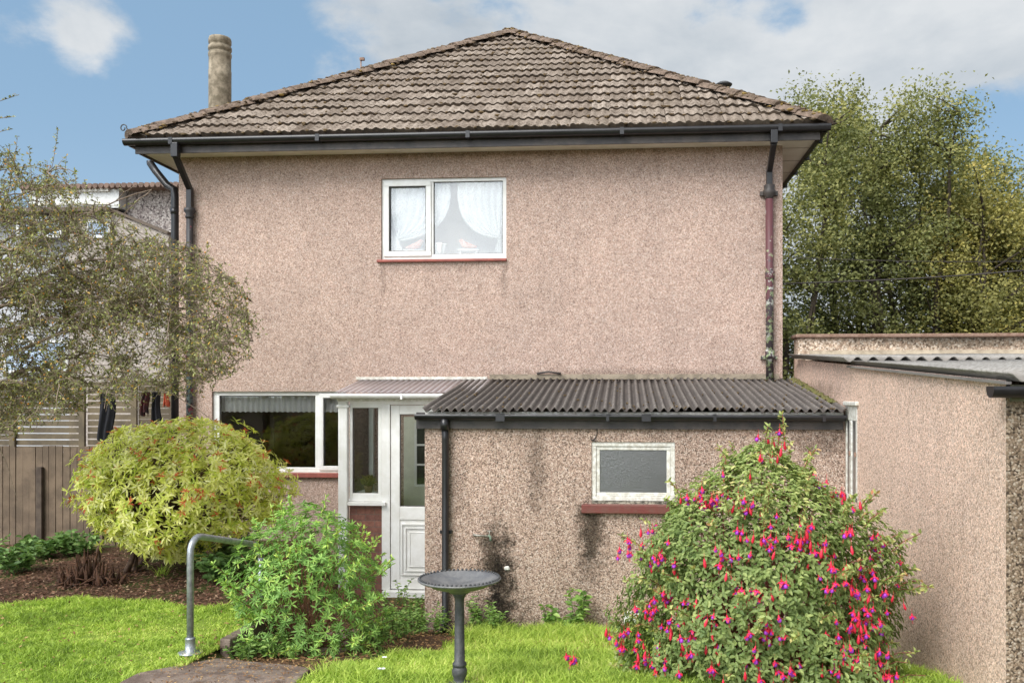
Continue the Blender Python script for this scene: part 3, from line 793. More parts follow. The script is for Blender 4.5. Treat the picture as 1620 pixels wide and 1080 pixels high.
for zz in (q - .75, q - 1.9): b.lathe([(.052, -.03), (.056, 0), (.052, .03)], (p1.x, H - .065, zz), 10); b.box(p1.x - .08, p1.x + .08, H - .03, H - .001, zz - .02, zz + .02)
b.build('cast_iron_pipe', M['peelb'] if 'peelb' in M else peeling('peeling black pipe', (.03, .028, .03), [((.22, .05, .07), 14), ((.10, .13, .13), 20)], .58), dl)
# right
xh = X(1224, ey0 - .06); b = MB(); pr1 = Vector((X(1217, H - .06), H - .06, Z(1217, 272, H - .06)))
b.box(xh - .042, xh + .042, ey0 - .12, ey0 - .04, gtz - .22, gtz - .06)
b.bar((xh, ey0 - .08, gtz - .21), pr1, .065, .065, (0, 1, 0)); b.box(pr1.x - .036, pr1.x + .036, H - .10, H - .025, pr1.z - .22, pr1.z + .02)
dr = b.build('downpipe', M['blackp'], house, bevel=.006); tag(dr, 'right hand downpipe, black above and peeling maroon paint below')
b = MB(); q = pr1.z - .22; b.lathe([(.045, -.13), (.05, -.09), (.075, -.06), (.08, -.02), (.065, .0), (.07, .05), (.05, .06)], (pr1.x, H - .065, q), 10); b.box(pr1.x - .11, pr1.x + .11, H - .05, H - .001, q - .07, q - .02)
b.build('collar', M['blackd'], dr)
b = MB(); b.tube([(pr1.x, H - .065, q - .12), (pr1.x + .006, H - .065, 2.55)], .048, 12)
for zz in (Z(1217, 560, H) + .0, 3.9): b.lathe([(.052, -.05), (.062, -.035), (.056, 0), (.064, .04), (.052, .05)], (pr1.x + .005, H - .065, zz), 10); 
b.box(pr1.x - .10, pr1.x + .10, H - .05, H - .001, Z(1217, 568, H), Z(1217, 563, H))
b.build('maroon_pipe', peeling('peeling maroon pipe', (.105, .036, .042), [((.42, .42, .38), 10), ((.26, .32, .17), 13), ((.06, .045, .05), 17)], .54), dr)
# left side pipe seen past the corner
xs_ = XL - .20
b = MB(); sp0 = at(222, 248, H + .1)
b.tube([(sp0.x, H + .35, gtz - .06), (sp0.x + .0, H + .35, sp0.z - .02), (sp0.x + .08, H + .34, sp0.z - .13), (xs_ - .12, H + .3, sp0.z - .34), (xs_ - .01, H + .28, sp0.z - .40), (xs_, H + .28, sp0.z - .52), (xs_, H + .28, .3)], .05, 10)
b.lathe([(.058, -.04), (.06, .04)], (xs_, H + .28, sp0.z - .7), 10)
o = b.build('downpipe', M['blackp'], house); tag(o, 'black side downpipe seen past the left corner')
# alarm wire / house wall cracks are left to the material

# flashing where the lean-to meets the house
b = MB(); b.box(X(775, H), XR - .05, H - .035, H - .001, Z(900, 600, H), Z(900, 593, H) + .01); b.build('flashing', M['mortar'], house)
b = MB(); b.tube([(X(850, H), H - .05, Z(850, 591, H)), (X(868, H), H - .06, Z(850, 588, H)), (X(888, H), H - .05, Z(850, 591, H))], .014, 6); b.build('vent_hood', M['blackd'], house)

# ------------------------------------------------------------------ curtains and sill ornaments
def curtain(name, px_out, px_in, tie, label, flip):
    """lace curtain hung from the head and tied back to one side, with a ruffled inner edge"""
    Y0 = H + .17; b = []; n, k = 46, 22
    top = Z(700, 284, H); tx, tz = tie
    V = []
    for j in range(k + 1):
        t = j / k
        for i in range(n + 1):
            s = i / n
            xt = px_out + (px_in - px_out) * s; zt_ = top
            # each fold falls from the rail and swings over to the tie
            bx = xt + (px_in - px_out) * .10 * s; bz = top + (tz - top) * (.62 + .30 * s)
            ex = tx + (px_in - px_out) * .05 * s; ez = tz - .10 * s * (1 - s) + .05 * (1 - s)
            x = xt * (1 - t) ** 2 + bx * 2 * t * (1 - t) + ex * t * t; z = zt_ * (1 - t) ** 2 + bz * 2 * t * (1 - t) + ez * t * t
            amp = .022 * (1 - .5 * t)
            y = Y0 + amp * math.sin(s * 44) + (.02 * math.sin(t * 60) if s > .9 else 0)
            if s > .9: x += (s - .9) * .35 * (px_in - px_out) * (1 + .3 * math.sin(t * 50)) * .6; z -= (s - .9) * .3 * t
            V.append((x, y, z))
    Fq = [[j * (n + 1) + i, j * (n + 1) + i + 1, (j + 1) * (n + 1) + i + 1, (j + 1) * (n + 1) + i] for j in range(k) for i in range(n)]
    base = len(V)
    for j in range(9):           # the gathered tail below the tie
        t = j / 8
        for i in range(13):
            s = i / 12; x = tx + (px_in - px_out) * (.10 * s * (.5 + t) - .03); V.append((x, Y0 + .02 * math.sin(s * 20), tz + .03 - t * (tz - upw[2] - .08)))
    Fq += [[base + j * 13 + i, base + j * 13 + i + 1, base + (j + 1) * 13 + i + 1, base + (j + 1) * 13 + i] for j in range(8) for i in range(12)]
    me = np_mesh(name, np.array(V), [np.array(Fq)], M['lace'], loc=(tx, Y0, tz), smooth=True)
    return tag(me, label, 'curtain', 'lace curtains in the upper window')
curtain('lace_curtain', X(612, H), X(706, H), (X(622, H), Z(622, 374, H)), 'ruffled lace curtain tied back to the left of the upper window', 0)
curtain('lace_curtain', X(797, H), X(722, H), (X(788, H), Z(788, 370, H)), 'ruffled lace curtain tied back to the right of the upper window', 1)
# pelmet in the lower window
V = []; n = 170
for j in range(6):
    for i in range(n + 1):
        s = i / n; x = lx0 + .06 + (lx1 - lx0 - .08) * s; t = j / 5
        V.append((x, H + .16 + .018 * math.sin(s * 150) * (.4 + t), lz1 - .03 - t * (.235 + .012 * abs(math.sin(s * 75)))))
Fq = [[j * (n + 1) + i, j * (n + 1) + i + 1, (j + 1) * (n + 1) + i + 1, (j + 1) * (n + 1) + i] for j in range(5) for i in range(n)]
tag(np_mesh('lace_pelmet', np.array(V), [np.array(Fq)], M['lace2'], loc=(lx0 + .5, H + .16, lz1)), 'short scalloped lace pelmet across the top of the ground floor window', 'curtain')
ws = mat('white ceramic', (.85, .86, .86), .3); pk = mat('salmon ceramic', (.75, .28, .20), .5, vscale=15, col2=(.85, .5, .42))
def pot(px, label):
    c = at(px, 401, H + .12); b = MB(); c.z = upw[2] + .02
    b.lathe([(.055, 0), (.062, .10), (.068, .17), (.078, .20), (.070, .20), (.05, .10)], c, 30, wob=lambda a, i: 1 + (.05 * math.sin(a * 9) if i > 1 else 0))
    tag(b.build('flower_pot', ws, loc=c), label, 'pot')
pot(697, 'white scalloped flower pot on the upper window sill between the curtains')
def orn(px, label, sgn):
    c = at(px, 401, H + .13); c.z = upw[2] + .02
    e = empty('ornament', c, label, 'ornament', 'salmon ornaments on the bedroom window sill')
    b = MB(); b.box(c.x - .13, c.x + .13, c.y - .03, c.y + .05, c.z, c.z + .025)
    b.box(c.x - .12, c.x - .09, c.y - .02, c.y + .04, c.z + .025, c.z + .10); b.box(c.x + .09, c.x + .12, c.y - .02, c.y + .04, c.z + .025, c.z + .10); b.box(c.x - .14, c.x + .14, c.y - .03, c.y + .05, c.z + .10, c.z + .13)
    b.build('stand', ws, e, bevel=.01)
    b = MB(); b.tube([(c.x - sgn * .11, c.y, c.z + .155), (c.x - sgn * .02, c.y, c.z + .17), (c.x + sgn * .06, c.y, c.z + .19), (c.x + sgn * .10, c.y, c.z + .24), (c.x + sgn * .125, c.y, c.z + .235)], [.012, .035, .045, .03, .012], 10)
    b.build('figure', pk, e)
orn(741, 'salmon figure on a little white stand, behind the large right pane of the upper window', -1); orn(655, 'salmon figure on a little white stand, behind the narrow left casement of the upper window', 1)

# ================================================================== PORCH
pl, prx = X(537, YP), XEL - .02
porch = empty('porch', ((pl + prx) / 2, YP, .1), 'white framed glazed back porch with brick base and clear corrugated roof', 'porch')
TH = Z(640, 933, YP)                    # threshold
ztop = Z(600, 632, YP)
b = MB(); y0, y1 = YP, YP + .07
s0, s1 = X(553, YP), X(604, YP); dsx = X(617, YP)
b.box(s0, prx, y0, y1, ztop - .06, ztop + .02)                               # head
b.box(s0, s0 + .035, y0, y1, Z(600, 793, YP), ztop - .06); b.box(s1, dsx, y0 - .004, y1, TH, ztop - .06)
b.box(s0 + .035, s1, y0, y1, Z(600, 793, YP), Z(600, 780, YP)); b.box(s0 + .035, s1, y0, y1, Z(600, 645, YP), ztop - .06)
b.box(s1 - .045, s1, y0, y1, Z(600, 780, YP), Z(600, 645, YP))
b.box(prx - .05, prx, y0, y1, TH, ztop - .06)
# left return: glazed side frame
b.box(s0, s0 + .05, YP + .075, H - .01, ztop - .06, ztop + .02); b.box(s0, s0 + .05, YP + .075, H - .01, Z(600, 793, YP), Z(600, 783, YP)); b.box(s0, s0 + .05, H - .06, H - .01, Z(600, 783, YP), ztop - .06)
b.build('frame', M['upvc'], porch, bevel=.004)
b = MB(); b.box(pl, pl + (X(552, YP) - pl), YP - .06, YP + .02, .02, ztop + .03); b.box(pl - .02, X(552, YP) + .02, YP - .07, YP + .03, Z(545, 645, YP), Z(545, 640, YP))
b.build('corner_post', M['upvc'], porch, bevel=.015)
b = MB(); b.box(s0 + .035, s1 - .045, YP + .03, YP + .04, Z(600, 780, YP), Z(600, 645, YP)); b.box(s0 + .02, s0 + .028, YP + .075, H - .06, Z(600, 783, YP), ztop - .06)
b.build('side_pane', M['glass_porch'], porch)
b = MB(); frame_rect(b, s0 + .034, s1 - .044, Z(600, 781, YP), Z(600, 644, YP), YP + .012, YP + .0295, .010); b.build('gasket', M['blackd'], porch)
b = MB(); b.box(X(546, YP), X(611, YP), YP - .05, YP + .02, Z(600, 799, YP), Z(600, 793.5, YP)); b.box(s0 - .12, s0 + .06, YP + .021, H - .01, Z(600, 799, YP) - .003, Z(600, 793.5, YP) - .003); b.build('sill', M['upvc'], porch, bevel=.004)
def brick_mat():
    m = bpy.data.materials.new('red brick'); m.use_nodes = True; t = NT(m.node_tree); bs = t.n['Principled BSDF']; bs.inputs['Roughness'].default_value = .9
    pos = t.new('ShaderNodeNewGeometry').outputs['Position']; s3 = t.new('ShaderNodeSeparateXYZ'); t.l.new(pos, s3.inputs[0])
    cb = t.new('ShaderNodeCombineXYZ'); t.l.new(t.math('ADD', s3.outputs[0], s3.outputs[1]), cb.inputs[0]); t.l.new(s3.outputs[2], cb.inputs[1])
    br = t.new('ShaderNodeTexBrick'); t.l.new(cb.outputs[0], br.inputs['Vector']); br.inputs['Scale'].default_value = 1
    br.inputs['Brick Width'].default_value = .225; br.inputs['Row Height'].default_value = .075; br.inputs['Mortar Size'].default_value = .006
    br.inputs['Color1'].default_value = (.24, .105, .075, 1); br.inputs['Color2'].default_value = (.17, .075, .058, 1); br.inputs['Mortar'].default_value = (.16, .10, .08, 1)
    t.put(bs.inputs['Base Color'], t.mix(1., br.outputs[0], t.ramp(t.noise(pos, 25, 4, .6), [(.3, .7), (.7, 1.2)]), 'MULTIPLY'))
    bn = t.new('ShaderNodeBump'); bn.inputs['Strength'].default_value = .6; bn.inputs['Distance'].default_value = .006; t.put(bn.inputs['Height'], t.math('SUBTRACT', 1., br.outputs['Fac'])); t.put(bs.inputs['Normal'], bn.outputs[0])
    return m
M['brick'] = brick_mat()
b = MB(); b.box(s0, s1 - .002, YP + .008, YP + .10, -.05, Z(600, 799, YP) - .002); b.box(s0 + .002, s0 + .09, YP + .101, H - .01, -.05, Z(600, 799, YP) - .006); b.build('brick_base', M['brick'], porch)
# door
d0, d1 = dsx + .006, prx - .056; zt1 = ztop - .066; gz0, gz1 = Z(640, 801, YP), Z(640, 655, YP)
b = MB(); yd = YP + .012
b.box(d0, X(632, YP), yd, yd + .05, TH + .01, zt1); b.box(d1 - (X(632, YP) - d0), d1, yd, yd + .05, TH + .01, zt1)
ga, gb = X(632, YP), d1 - (X(632, YP) - d0)
b.box(ga, gb, yd, yd + .05, gz1, zt1); b.box(ga, gb, yd, yd + .05, Z(640, 822, YP), gz0); b.box(ga, gb, yd, yd + .05, TH + .01, Z(640, 915, YP)); b.box(ga, gb, yd + .012, yd + .045, Z(640, 915, YP), Z(640, 822, YP))
door = b.build('door', M['upvc'], porch, bevel=.005)
b = MB(); b.box(ga, gb, yd + .02, yd + .03, gz0, gz1); b.build('pane', M['glass_porch'], door)
b = MB(); frame_rect(b, ga - .001, gb + .001, gz0 - .001, gz1 + .001, yd + .006, yd + .0195, .010); b.build('gasket', M['blackd'], door)
b = MB(); pzz0, pzz1 = Z(640, 912, YP), Z(640, 826, YP)
for k, (ins, w_, hh) in enumerate(((.015, .02, .018), (.06, .018, .016), (.115, .014, .012))):
    frame_rect(b, ga + ins, gb - ins, pzz0 + ins, pzz1 - ins, yd + .012 - hh, yd + .011, w_)
b.box(ga + .13, gb - .13, yd + .004, yd + .0112, pzz0 + .13, pzz1 - .13)
b.build('panel_moulding', M['upvc'], door, bevel=.005)
b = MB(); b.box(gb + .03, gb + .055, yd - .02, yd - .001, Z(640, 815, YP), Z(640, 785, YP)); b.tube([(gb + .042, yd - .02, Z(640, 795, YP)), (gb + .042, yd - .05, Z(640, 795, YP)), (gb - .06, yd - .05, Z(640, 795, YP))], .008, 8); b.build('handle', M['upvc'], door)
b = MB(); b.box(s1 + .02, prx, YP - .08, YP + .09, TH - .09, TH); b.build('threshold', M['upvc'], porch, bevel=.006)
b = MB(); b.box(s0 + .1, prx, YP + .10, H - .01, -.04, TH - .02); b.build('floor', M['path'], porch)
# the inner back door on the house wall
b = MB(); bx0, bx1 = X(640, H), X(735, H); b.box(bx0, bx1, H - .045, H - .002, .1, 2.12)
bd = b.build('inner_door', mat('cream door paint', (.74, .74, .62), .5, var=.1), porch, bevel=.004)
b = MB(); b.box(X(661, H), bx1 - .12, H - .051, H - .0455, Z(660, 765, H), Z(660, 672, H)); b.build('pane', mat('dark door glass', (.02, .03, .022), .1), bd)
b = MB()
zA, zB = Z(660, 765, H), Z(660, 672, H)
frame_rect(b, X(661, H) - .03, bx1 - .09, zA - .03, zB + .03, H - .062, H - .0515, .03)
for k in (1, 2): b.box(X(661, H), bx1 - .12, H - .062, H - .052, zA + (zB - zA) * k / 3 - .012, zA + (zB - zA) * k / 3 + .012)
b.build('glazing_bars', M['upvc'], bd)
# clear corrugated roof
def corr(name, x0, x1, ya, za, yb, zb, pitch, amp, m, parent, th=.008, per=8, tonef=None, yseg=1, jag=0):
    n = int((x1 - x0) / pitch * per); xs_ = np.linspace(x0, x1, n + 1); V = []; tn = []
    ph = np.cos((xs_ - x0) / pitch * 2 * np.pi)
    jj = np.array([jag * math.sin(x * 1.7) + jag * .6 * math.sin(x * 5.1) for x in xs_])
    rows = []
    for s in range(yseg + 1):
        t = s / yseg; y = ya + (yb - ya) * t; z = za + (zb - za) * t
        rows.append(np.stack([xs_, np.full(n + 1, y) + (jj if s == 0 else 0), z + amp * ph + .004 * np.sin(xs_ * 3 + s)], -1)); tn.append((ph + 1) / 2)
    R1 = len(rows); top = np.concatenate(rows); bot = top - np.array([0, 0, th]); V = np.concatenate([top, bot]); N_ = n + 1
    i = np.arange(n); Fq = []
    for s in range(yseg):
        Fq.append(np.stack([s * N_ + i, s * N_ + i + 1, (s + 1) * N_ + i + 1, (s + 1) * N_ + i], -1)); o_ = len(top)
        Fq.append(np.stack([o_ + s * N_ + i + 1, o_ + s * N_ + i, o_ + (s + 1) * N_ + i, o_ + (s + 1) * N_ + i + 1], -1))
    Fq.append(np.stack([len(top) + i, len(top) + i + 1, i + 1, i], -1))
    Fq.append(np.stack([yseg * N_ + i, yseg * N_ + i + 1, len(top) + yseg * N_ + i + 1, len(top) + yseg * N_ + i], -1))
    q = np.arange(yseg) * N_
    for e_ in (0, n): Fq.append(np.stack([q + e_, q + N_ + e_, len(top) + q + N_ + e_, len(top) + q + e_], -1))
    return np_mesh(name, V, [np.concatenate(Fq)], m, parent, tone=np.concatenate([np.concatenate(tn)] * 2), smooth=True)
def plastic():
    m = bpy.data.materials.new('weathered clear plastic'); m.use_nodes = True; t = NT(m.node_tree); bs = t.n['Principled BSDF']
    pos = t.new('ShaderNodeNewGeometry').outputs['Position']; a = t.new('ShaderNodeAttribute', attribute_name='tone')
    c = t.mix(a.outputs['Fac'], (.30, .22, .21, 1), (.60, .55, .56, 1)); c = t.mix(t.mapr(t.noise(pos, 18, 4, .7), .60, .68), c, (.08, .06, .035, 1))
    t.put(bs.inputs['Base Color'], c); bs.inputs['Roughness'].default_value = .3; bs.inputs['Alpha'].default_value = .5
    return m
yb_, ze_ = YP - .16, Z(600, 621, YP - .16)
corr('roof', X(531, YP - .16), XEL + .35, yb_, ze_, H - .01, Z(700, 600, H), .076, .009, plastic(), porch, .003)
b = MB(); b.box(X(565, H), X(772, H), H - .05, H - .012, Z(700, 601, H) + .002, Z(700, 597, H) + .008); b.build('flashing', M['oldwhite'], porch, bevel=.006)
b = MB(); gutter(b, (X(526, YP - .1), YP - .10, ze_ - .012), (XEL - .01, YP - .10, ze_ - .012), (0, -1, 0), .10, .06); b.box(X(640, YP), X(643, YP), YP - .205, YP - .1, ze_ - .078, ze_ - .008); b.build('gutter', M['upvc'], porch)
b = MB(); b.box(pl, prx, YP - .098, YP - .08, ztop - .02, ze_ - .03); b.build('fascia', M['oldwhite'], porch)
# pot plant on the inner sill
c = at(583, 779, YP + .25); e = empty('pot_plant', c, 'small yellowing pot plant standing inside the narrow porch window', 'plant')
b = MB(); b.lathe([(.04, 0), (.055, .08), (.06, .09), (.05, .09)], c, 14); b.build('pot', mat('brown pot', (.20, .12, .06), .7), e)
M['weed'] = leafmat('weed leaf', [(0, (.10, .19, .04)), (.6, (.24, .39, .09)), (1, (.40, .54, .16))])
M['olive'] = leafmat('olive leaf', [(0, (.14, .12, .02)), (1, (.32, .27, .07))])
P = np.array([c + Vector((rnd.gauss(0, .02), rnd.gauss(0, .02), .09)) for _ in range(60)]); D = nrg.normal(size=(60, 3)) * .5 + [0, 0, 1]
leaves('foliage', P, D, .14, .03, M['olive'], e)
b = MB(); b.box(s0 + .05, s1, YP + .15, YP + .42, c.z - .03, c.z - .001); tag(b.build('shelf', M['upvc'], porch), None)

# ================================================================== LEAN-TO
lean = empty('lean_to', ((XEL + X0) / 2, YE, 0), 'low stained pebbledash lean-to with dark corrugated roof and one small window', 'lean-to')
exr = X0 - .004
wz1 = Z(900, 672, YE)
ew = (X(936, YE), X(1068, YE), Z(1000, 797, YE), Z(1000, 699, YE))
b = MB(); wall_holes(b, XEL, exr, -.15, wz1 + .05, YE, [ew], .10)
b.prism([(XEL, H - .003, -.15), (XEL, YE, -.15), (XEL, YE, wz1 + .05), (XEL, H - .003, wz1 + .33)], (.1, 0, 0)) if False else None
b.poly([(XEL, H - .003, -.15), (XEL, YE, -.15), (XEL, YE, wz1 + .05), (XEL, H - .003, wz1 + .36)])
b.build('wall', M['ext'], lean)
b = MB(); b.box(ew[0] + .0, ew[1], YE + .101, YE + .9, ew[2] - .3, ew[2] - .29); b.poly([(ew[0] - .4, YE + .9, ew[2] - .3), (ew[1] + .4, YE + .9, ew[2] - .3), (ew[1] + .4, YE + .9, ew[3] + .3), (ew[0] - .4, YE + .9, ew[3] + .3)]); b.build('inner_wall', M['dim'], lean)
# roof
EY = YE - .16; ez = Z(900, 648, EY); wz = Z(900, 601, H)
rx0 = X(668, EY); npit = int((X0 - .02 - rx0) / .083); ns = 5
for k_ in range(ns):
    a_ = rx0 + .083 * (npit * k_ // ns); c_ = rx0 + .083 * (npit * (k_ + 1) // ns + (1 if k_ < ns - 1 else 0)) if k_ < ns - 1 else X0 - .02
    dzk = (.0, .012, .002, .014, .003)[k_]
    corr('roof_sheet', a_, c_, EY + (0, .012, -.008, .015, 0)[k_], ez + dzk, H - .01, wz + dzk, .083, .021, M['asb'], lean, .010, 9, yseg=6, jag=.012)
b = MB()
for q in range(170):
    t = rnd.random() ** 1.5; x = rnd.uniform(X(690, EY), X0 - .1); y = EY + (H - EY) * t; z = ez + (wz - ez) * t + .012
    b.blob((x, y, z), rnd.uniform(.006, .02), rnd.uniform(.008, .022), .010, q, .3, 5, 4)
b.build('moss', M['moss'], lean)['kind'] = 'stuff'
b = MB()
for q in range(150):
    t = rnd.random(); y = YE + .25 + (H - YE - .25) * t; z = ez + (wz - ez) * ((y - EY) / (H - EY)) + .015; b.blob((X0 - .03 - abs(rnd.gauss(0, .04)), y, z), .02, .03, .018, q, .4, 5, 4)
b.build('wall_moss', mat('green moss', (.10, .11, .03), .95, vscale=20, col2=(.16, .13, .05)), lean)['kind'] = 'stuff'
b = MB(); b.box(X(669, EY), X0 - .03, YE - .06, YE - .043, ez - .05, ez - .023); b.build('drip_strip', M['oldwhite'], lean)
b = MB(); b.box(X(660, YE), X0 - .03, YE - .042, YE - .012, Z(900, 678, YE), ez - .03); b.build('fascia', M['blackd'], lean)
gx0 = X(657, YE - .1); gzl = ez - .045
b = MB(); gutter(b, (gx0, YE - .043, gzl), (X0 - .02, YE - .043, gzl - .006), (0, -1, 0), .105, .06)
for xx in np.arange(XEL + .8, X0, 1.05): b.box(xx, xx + .03, YE - .15, YE - .044, gzl - .066, gzl + .004)
for xx in (XEL + .75, XEL + 2.2): b.box(xx, xx + .09, YE - .153, YE - .044, gzl - .069, gzl + .004)
b.build('gutter', M['blackp'], lean)
xdp = X(704.5, YE - .06)
b = MB(); b.tube([(xdp, YE - .095, gzl - .05), (xdp, YE - .095, gzl - .16)], .044, 12); b.tube([(xdp, YE - .085, gzl - .10), (xdp, YE - .06, gzl - .26), (xdp, YE - .06, .14), (xdp + .0, YE - .10, .08), (xdp, YE - .17, .03)], .036, 12)
b.box(xdp - .06, xdp + .06, YE - .045, YE - .002, 1.0, 1.03)
dp = b.build('downpipe', M['blackp'], lean)
# window
b = MB(); fy = YE + .012; x0, x1, z0, z1 = ew
frame_rect(b, x0, x1, z0 + .03, z1, fy, fy + .07, .045); w3 = b.build('window', M['oldwhite'], lean, bevel=.005)
b = MB(); frame_rect(b, x0 + .046, x1 - .046, z0 + .076, z1 - .046, fy + .012, fy + .05, .036); b.build('casement', M['oldwhite'], w3, bevel=.005)
b = MB(); b.box(x0 + .08, x1 - .08, fy + .03, fy + .036, z0 + .11, z1 - .08); b.build('pane', M['obscure'], w3)
b = MB(); b.box(x0 - .01, x1 + .01, fy - .005, fy + .08, z0, z0 + .028); b.build('rotten_bed', mat('crumbling mortar bed', (.36, .33, .26), .95, vscale=30, col2=(.05, .045, .035), bump=1), w3)
b = MB(); b.box(x0 - .10, x1 + .10, YE - .06, YE + .011, z0 - .09, z0 - .002); b.build('sill', M['maroon'], w3, bevel=.008)
b = MB(); b.tube([(X(944, YE), YE - .008, wz1), (X(945, YE), YE - .008, z1 + .09), (X(941, YE), YE - .008, z1 + .03), (X(935, YE), YE - .008, z1 + .02)], .005, 5); b.tube([(X(937, YE), YE - .008, z1 + .012), (X(946, YE), YE - .008, z1 + .012), (X(941.5, YE), YE - .008, z1 + .04), (X(937, YE), YE - .008, z1 + .012)], .005, 5)
b.build('cable', M['blackd'], w3)
# patch of filler on the wall
c = at(802, 898, YE); b = MB(); b.blob((c.x, YE - .001, c.z), .026, .004, .020, 3, .5, 9, 5); b.build('filler_patch', M['oldwhite'], lean)

# tap
tp = at(750, 845, YE); e = empty('outdoor_tap', (tp.x, YE, tp.z), 'short wall tap on exposed grey pipe above the dark stain of the lean-to wall', 'tap')
b = MB(); tm = mat('tarnished tap metal', (.42, .40, .36), .5, metal=.5, vscale=30, col2=(.2, .18, .14))
b.tube([(tp.x, YE + .01, tp.z), (tp.x, YE - .035, tp.z), (tp.x + .03, YE - .045, tp.z), (tp.x + .155, YE - .045, tp.z - .012)], .012, 8)
for k in range(4): b.lathe([(.016, -.008), (.017, .0), (.016, .008)], (tp.x + .04 + .03 * k, YE - .045, tp.z - .004), 8)
b.build('pipe', tm, e)
b = MB(); b.tube([(tp.x + .155, YE - .045, tp.z - .0), (tp.x + .175, YE - .06, tp.z - .012), (tp.x + .18, YE - .065, tp.z - .05)], .013, 8); b.build('spout', mat('verdigris', (.12, .20, .14), .7, vscale=30, col2=(.25, .25, .2)), e)
b = MB(); b.tube([(tp.x + .165, YE - .05, tp.z + .0), (tp.x + .165, YE - .05, tp.z + .045)], .006, 6); b.tube([(tp.x + .14, YE - .05, tp.z + .045), (tp.x + .19, YE - .05, tp.z + .045)], .006, 6); b.build('tap_handle', tm, e)

# ================================================================== OUTBUILDING
outb = empty('outbuilding', (X0 + 1.5, (YN + H) / 2, 0), 'flat parapeted cream pebbledash outbuilding on the right with corrugated roof', 'outbuilding')
XO = X0 + 6.5
pz1 = Z(1400, 534, H); pbz = Z(1262, 566, H)
zN = Z(1585, 596, YN)
def vz(y): return pbz + (zN - pbz) * (H - y) / (H - YN)
wy0, wy1 = 0, 0
for k in range(700):
    yy = 5 + .01 * k
    p = at(1335, 600, yy).x
    if p < X0: wyb = yy
    if at(1356, 600, yy).x < X0: wya = yy
wz0_, wz1_ = Z(1345, 790, (wya + wyb) / 2), Z(1345, 642, (wya + wyb) / 2)
if wyb > YE - .02: wyb = YE - .02
b = MB()
ysp = [YN, wya, wyb, H + .0]; zlo = -.2
def wq(ya, yc, za0, za1, zc0, zc1): b.poly([(X0, yc, zc0), (X0, ya, za0), (X0, ya, za1), (X0, yc, zc1)])
wq(YN, wya, zlo, vz(YN) - .02, zlo, vz(wya) - .02); wq(wyb, H, zlo, vz(wyb) - .02, zlo, vz(H) - .02)
wq(wya, wyb, zlo, wz0_, zlo, wz0_); wq(wya, wyb, wz1_, vz(wya) - .02, wz1_, vz(wyb) - .02)
for (a, c) in ((wya, wya), (wyb, wyb)): b.poly([(X0, a, wz0_), (X0 + .12, a, wz0_), (X0 + .12, a, wz1_), (X0, a, wz1_)])
b.poly([(X0, wya, wz0_), (X0, wyb, wz0_), (X0 + .12, wyb, wz0_), (X0 + .12, wya, wz0_)]); b.poly([(X0, wya, wz1_), (X0, wyb, wz1_), (X0 + .12, wyb, wz1_), (X0 + .12, wya, wz1_)])
b.poly([(X0, H, zlo), (X0, H, pbz - .02), (X0 + .0, H + .25, pbz - .02), (X0, H + .25, zlo)])
b.build('wall', M['out'], outb)
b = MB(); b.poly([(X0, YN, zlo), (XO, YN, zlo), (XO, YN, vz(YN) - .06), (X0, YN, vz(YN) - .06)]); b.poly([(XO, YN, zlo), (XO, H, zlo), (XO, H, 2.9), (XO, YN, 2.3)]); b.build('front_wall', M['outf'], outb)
b = MB(); b.box(X0 + .002, XO, H, H + .25, -.2 if False else pbz - .5, pz1); b.build('parapet', M['parapet'], outb)
b = MB(); b.box(X0 - .03, XO, H - .05, H + .30, pz1 + .001, Z(1400, 529.5, H) + .012); o = b.build('coping', M['rusty'], outb, bevel=.012)
b = MB(); b.prism([(X0 + .15, H - .09, pbz - .0), (XO, H - .09, pbz - .0), (XO, H - .001, pbz + .095), (X0 + .15, H - .001, pbz + .095)], (0, 0, -.02)); b.build('mortar_fillet', mat('pale cracked mortar', (.42, .35, .26), .95, vscale=7, col2=(.26, .21, .15), bump=.8), outb)
# roof sheets, two lengths lapping
ym = H - 2.6
o1 = corr('roof', X0 - .13, XO, ym - .2, vz(ym) + .03, H - .06, pbz + .02, .146, .024, M['asb2'], outb, .010, 8, yseg=2)
o2 = corr('roof', X0 - .035, XO, YN - .12, vz(YN) + .0 - .0, ym, vz(ym) + .0 + .005, .146, .024, M['asb2'], outb, .010, 8, yseg=3, jag=.01)
b = MB(); b.bar((X0 - .02, YN - .08, vz(YN) - .036), (X0 - .02, ym, vz(ym) - .036), .035, .016); b.build('verge_trim', M['asb2'], outb)
b = MB(); gz_ = Z(1575, 611, YN - .03); gutter(b, (X(1568, YN - .1), YN - .03, gz_), (XO, YN - .03, gz_ + .005), (0, -1, 0), .11, .065); b.build('gutter', M['blackp'], outb)
b = MB(); b.box(X0 + .02, XO, YN - .028, YN - .003, gz_ - .085, gz_ + .01); b.build('fascia', mat('greenish fascia board', (.10, .10, .06), .8, vscale=8, col2=(.17, .16, .10)), outb)
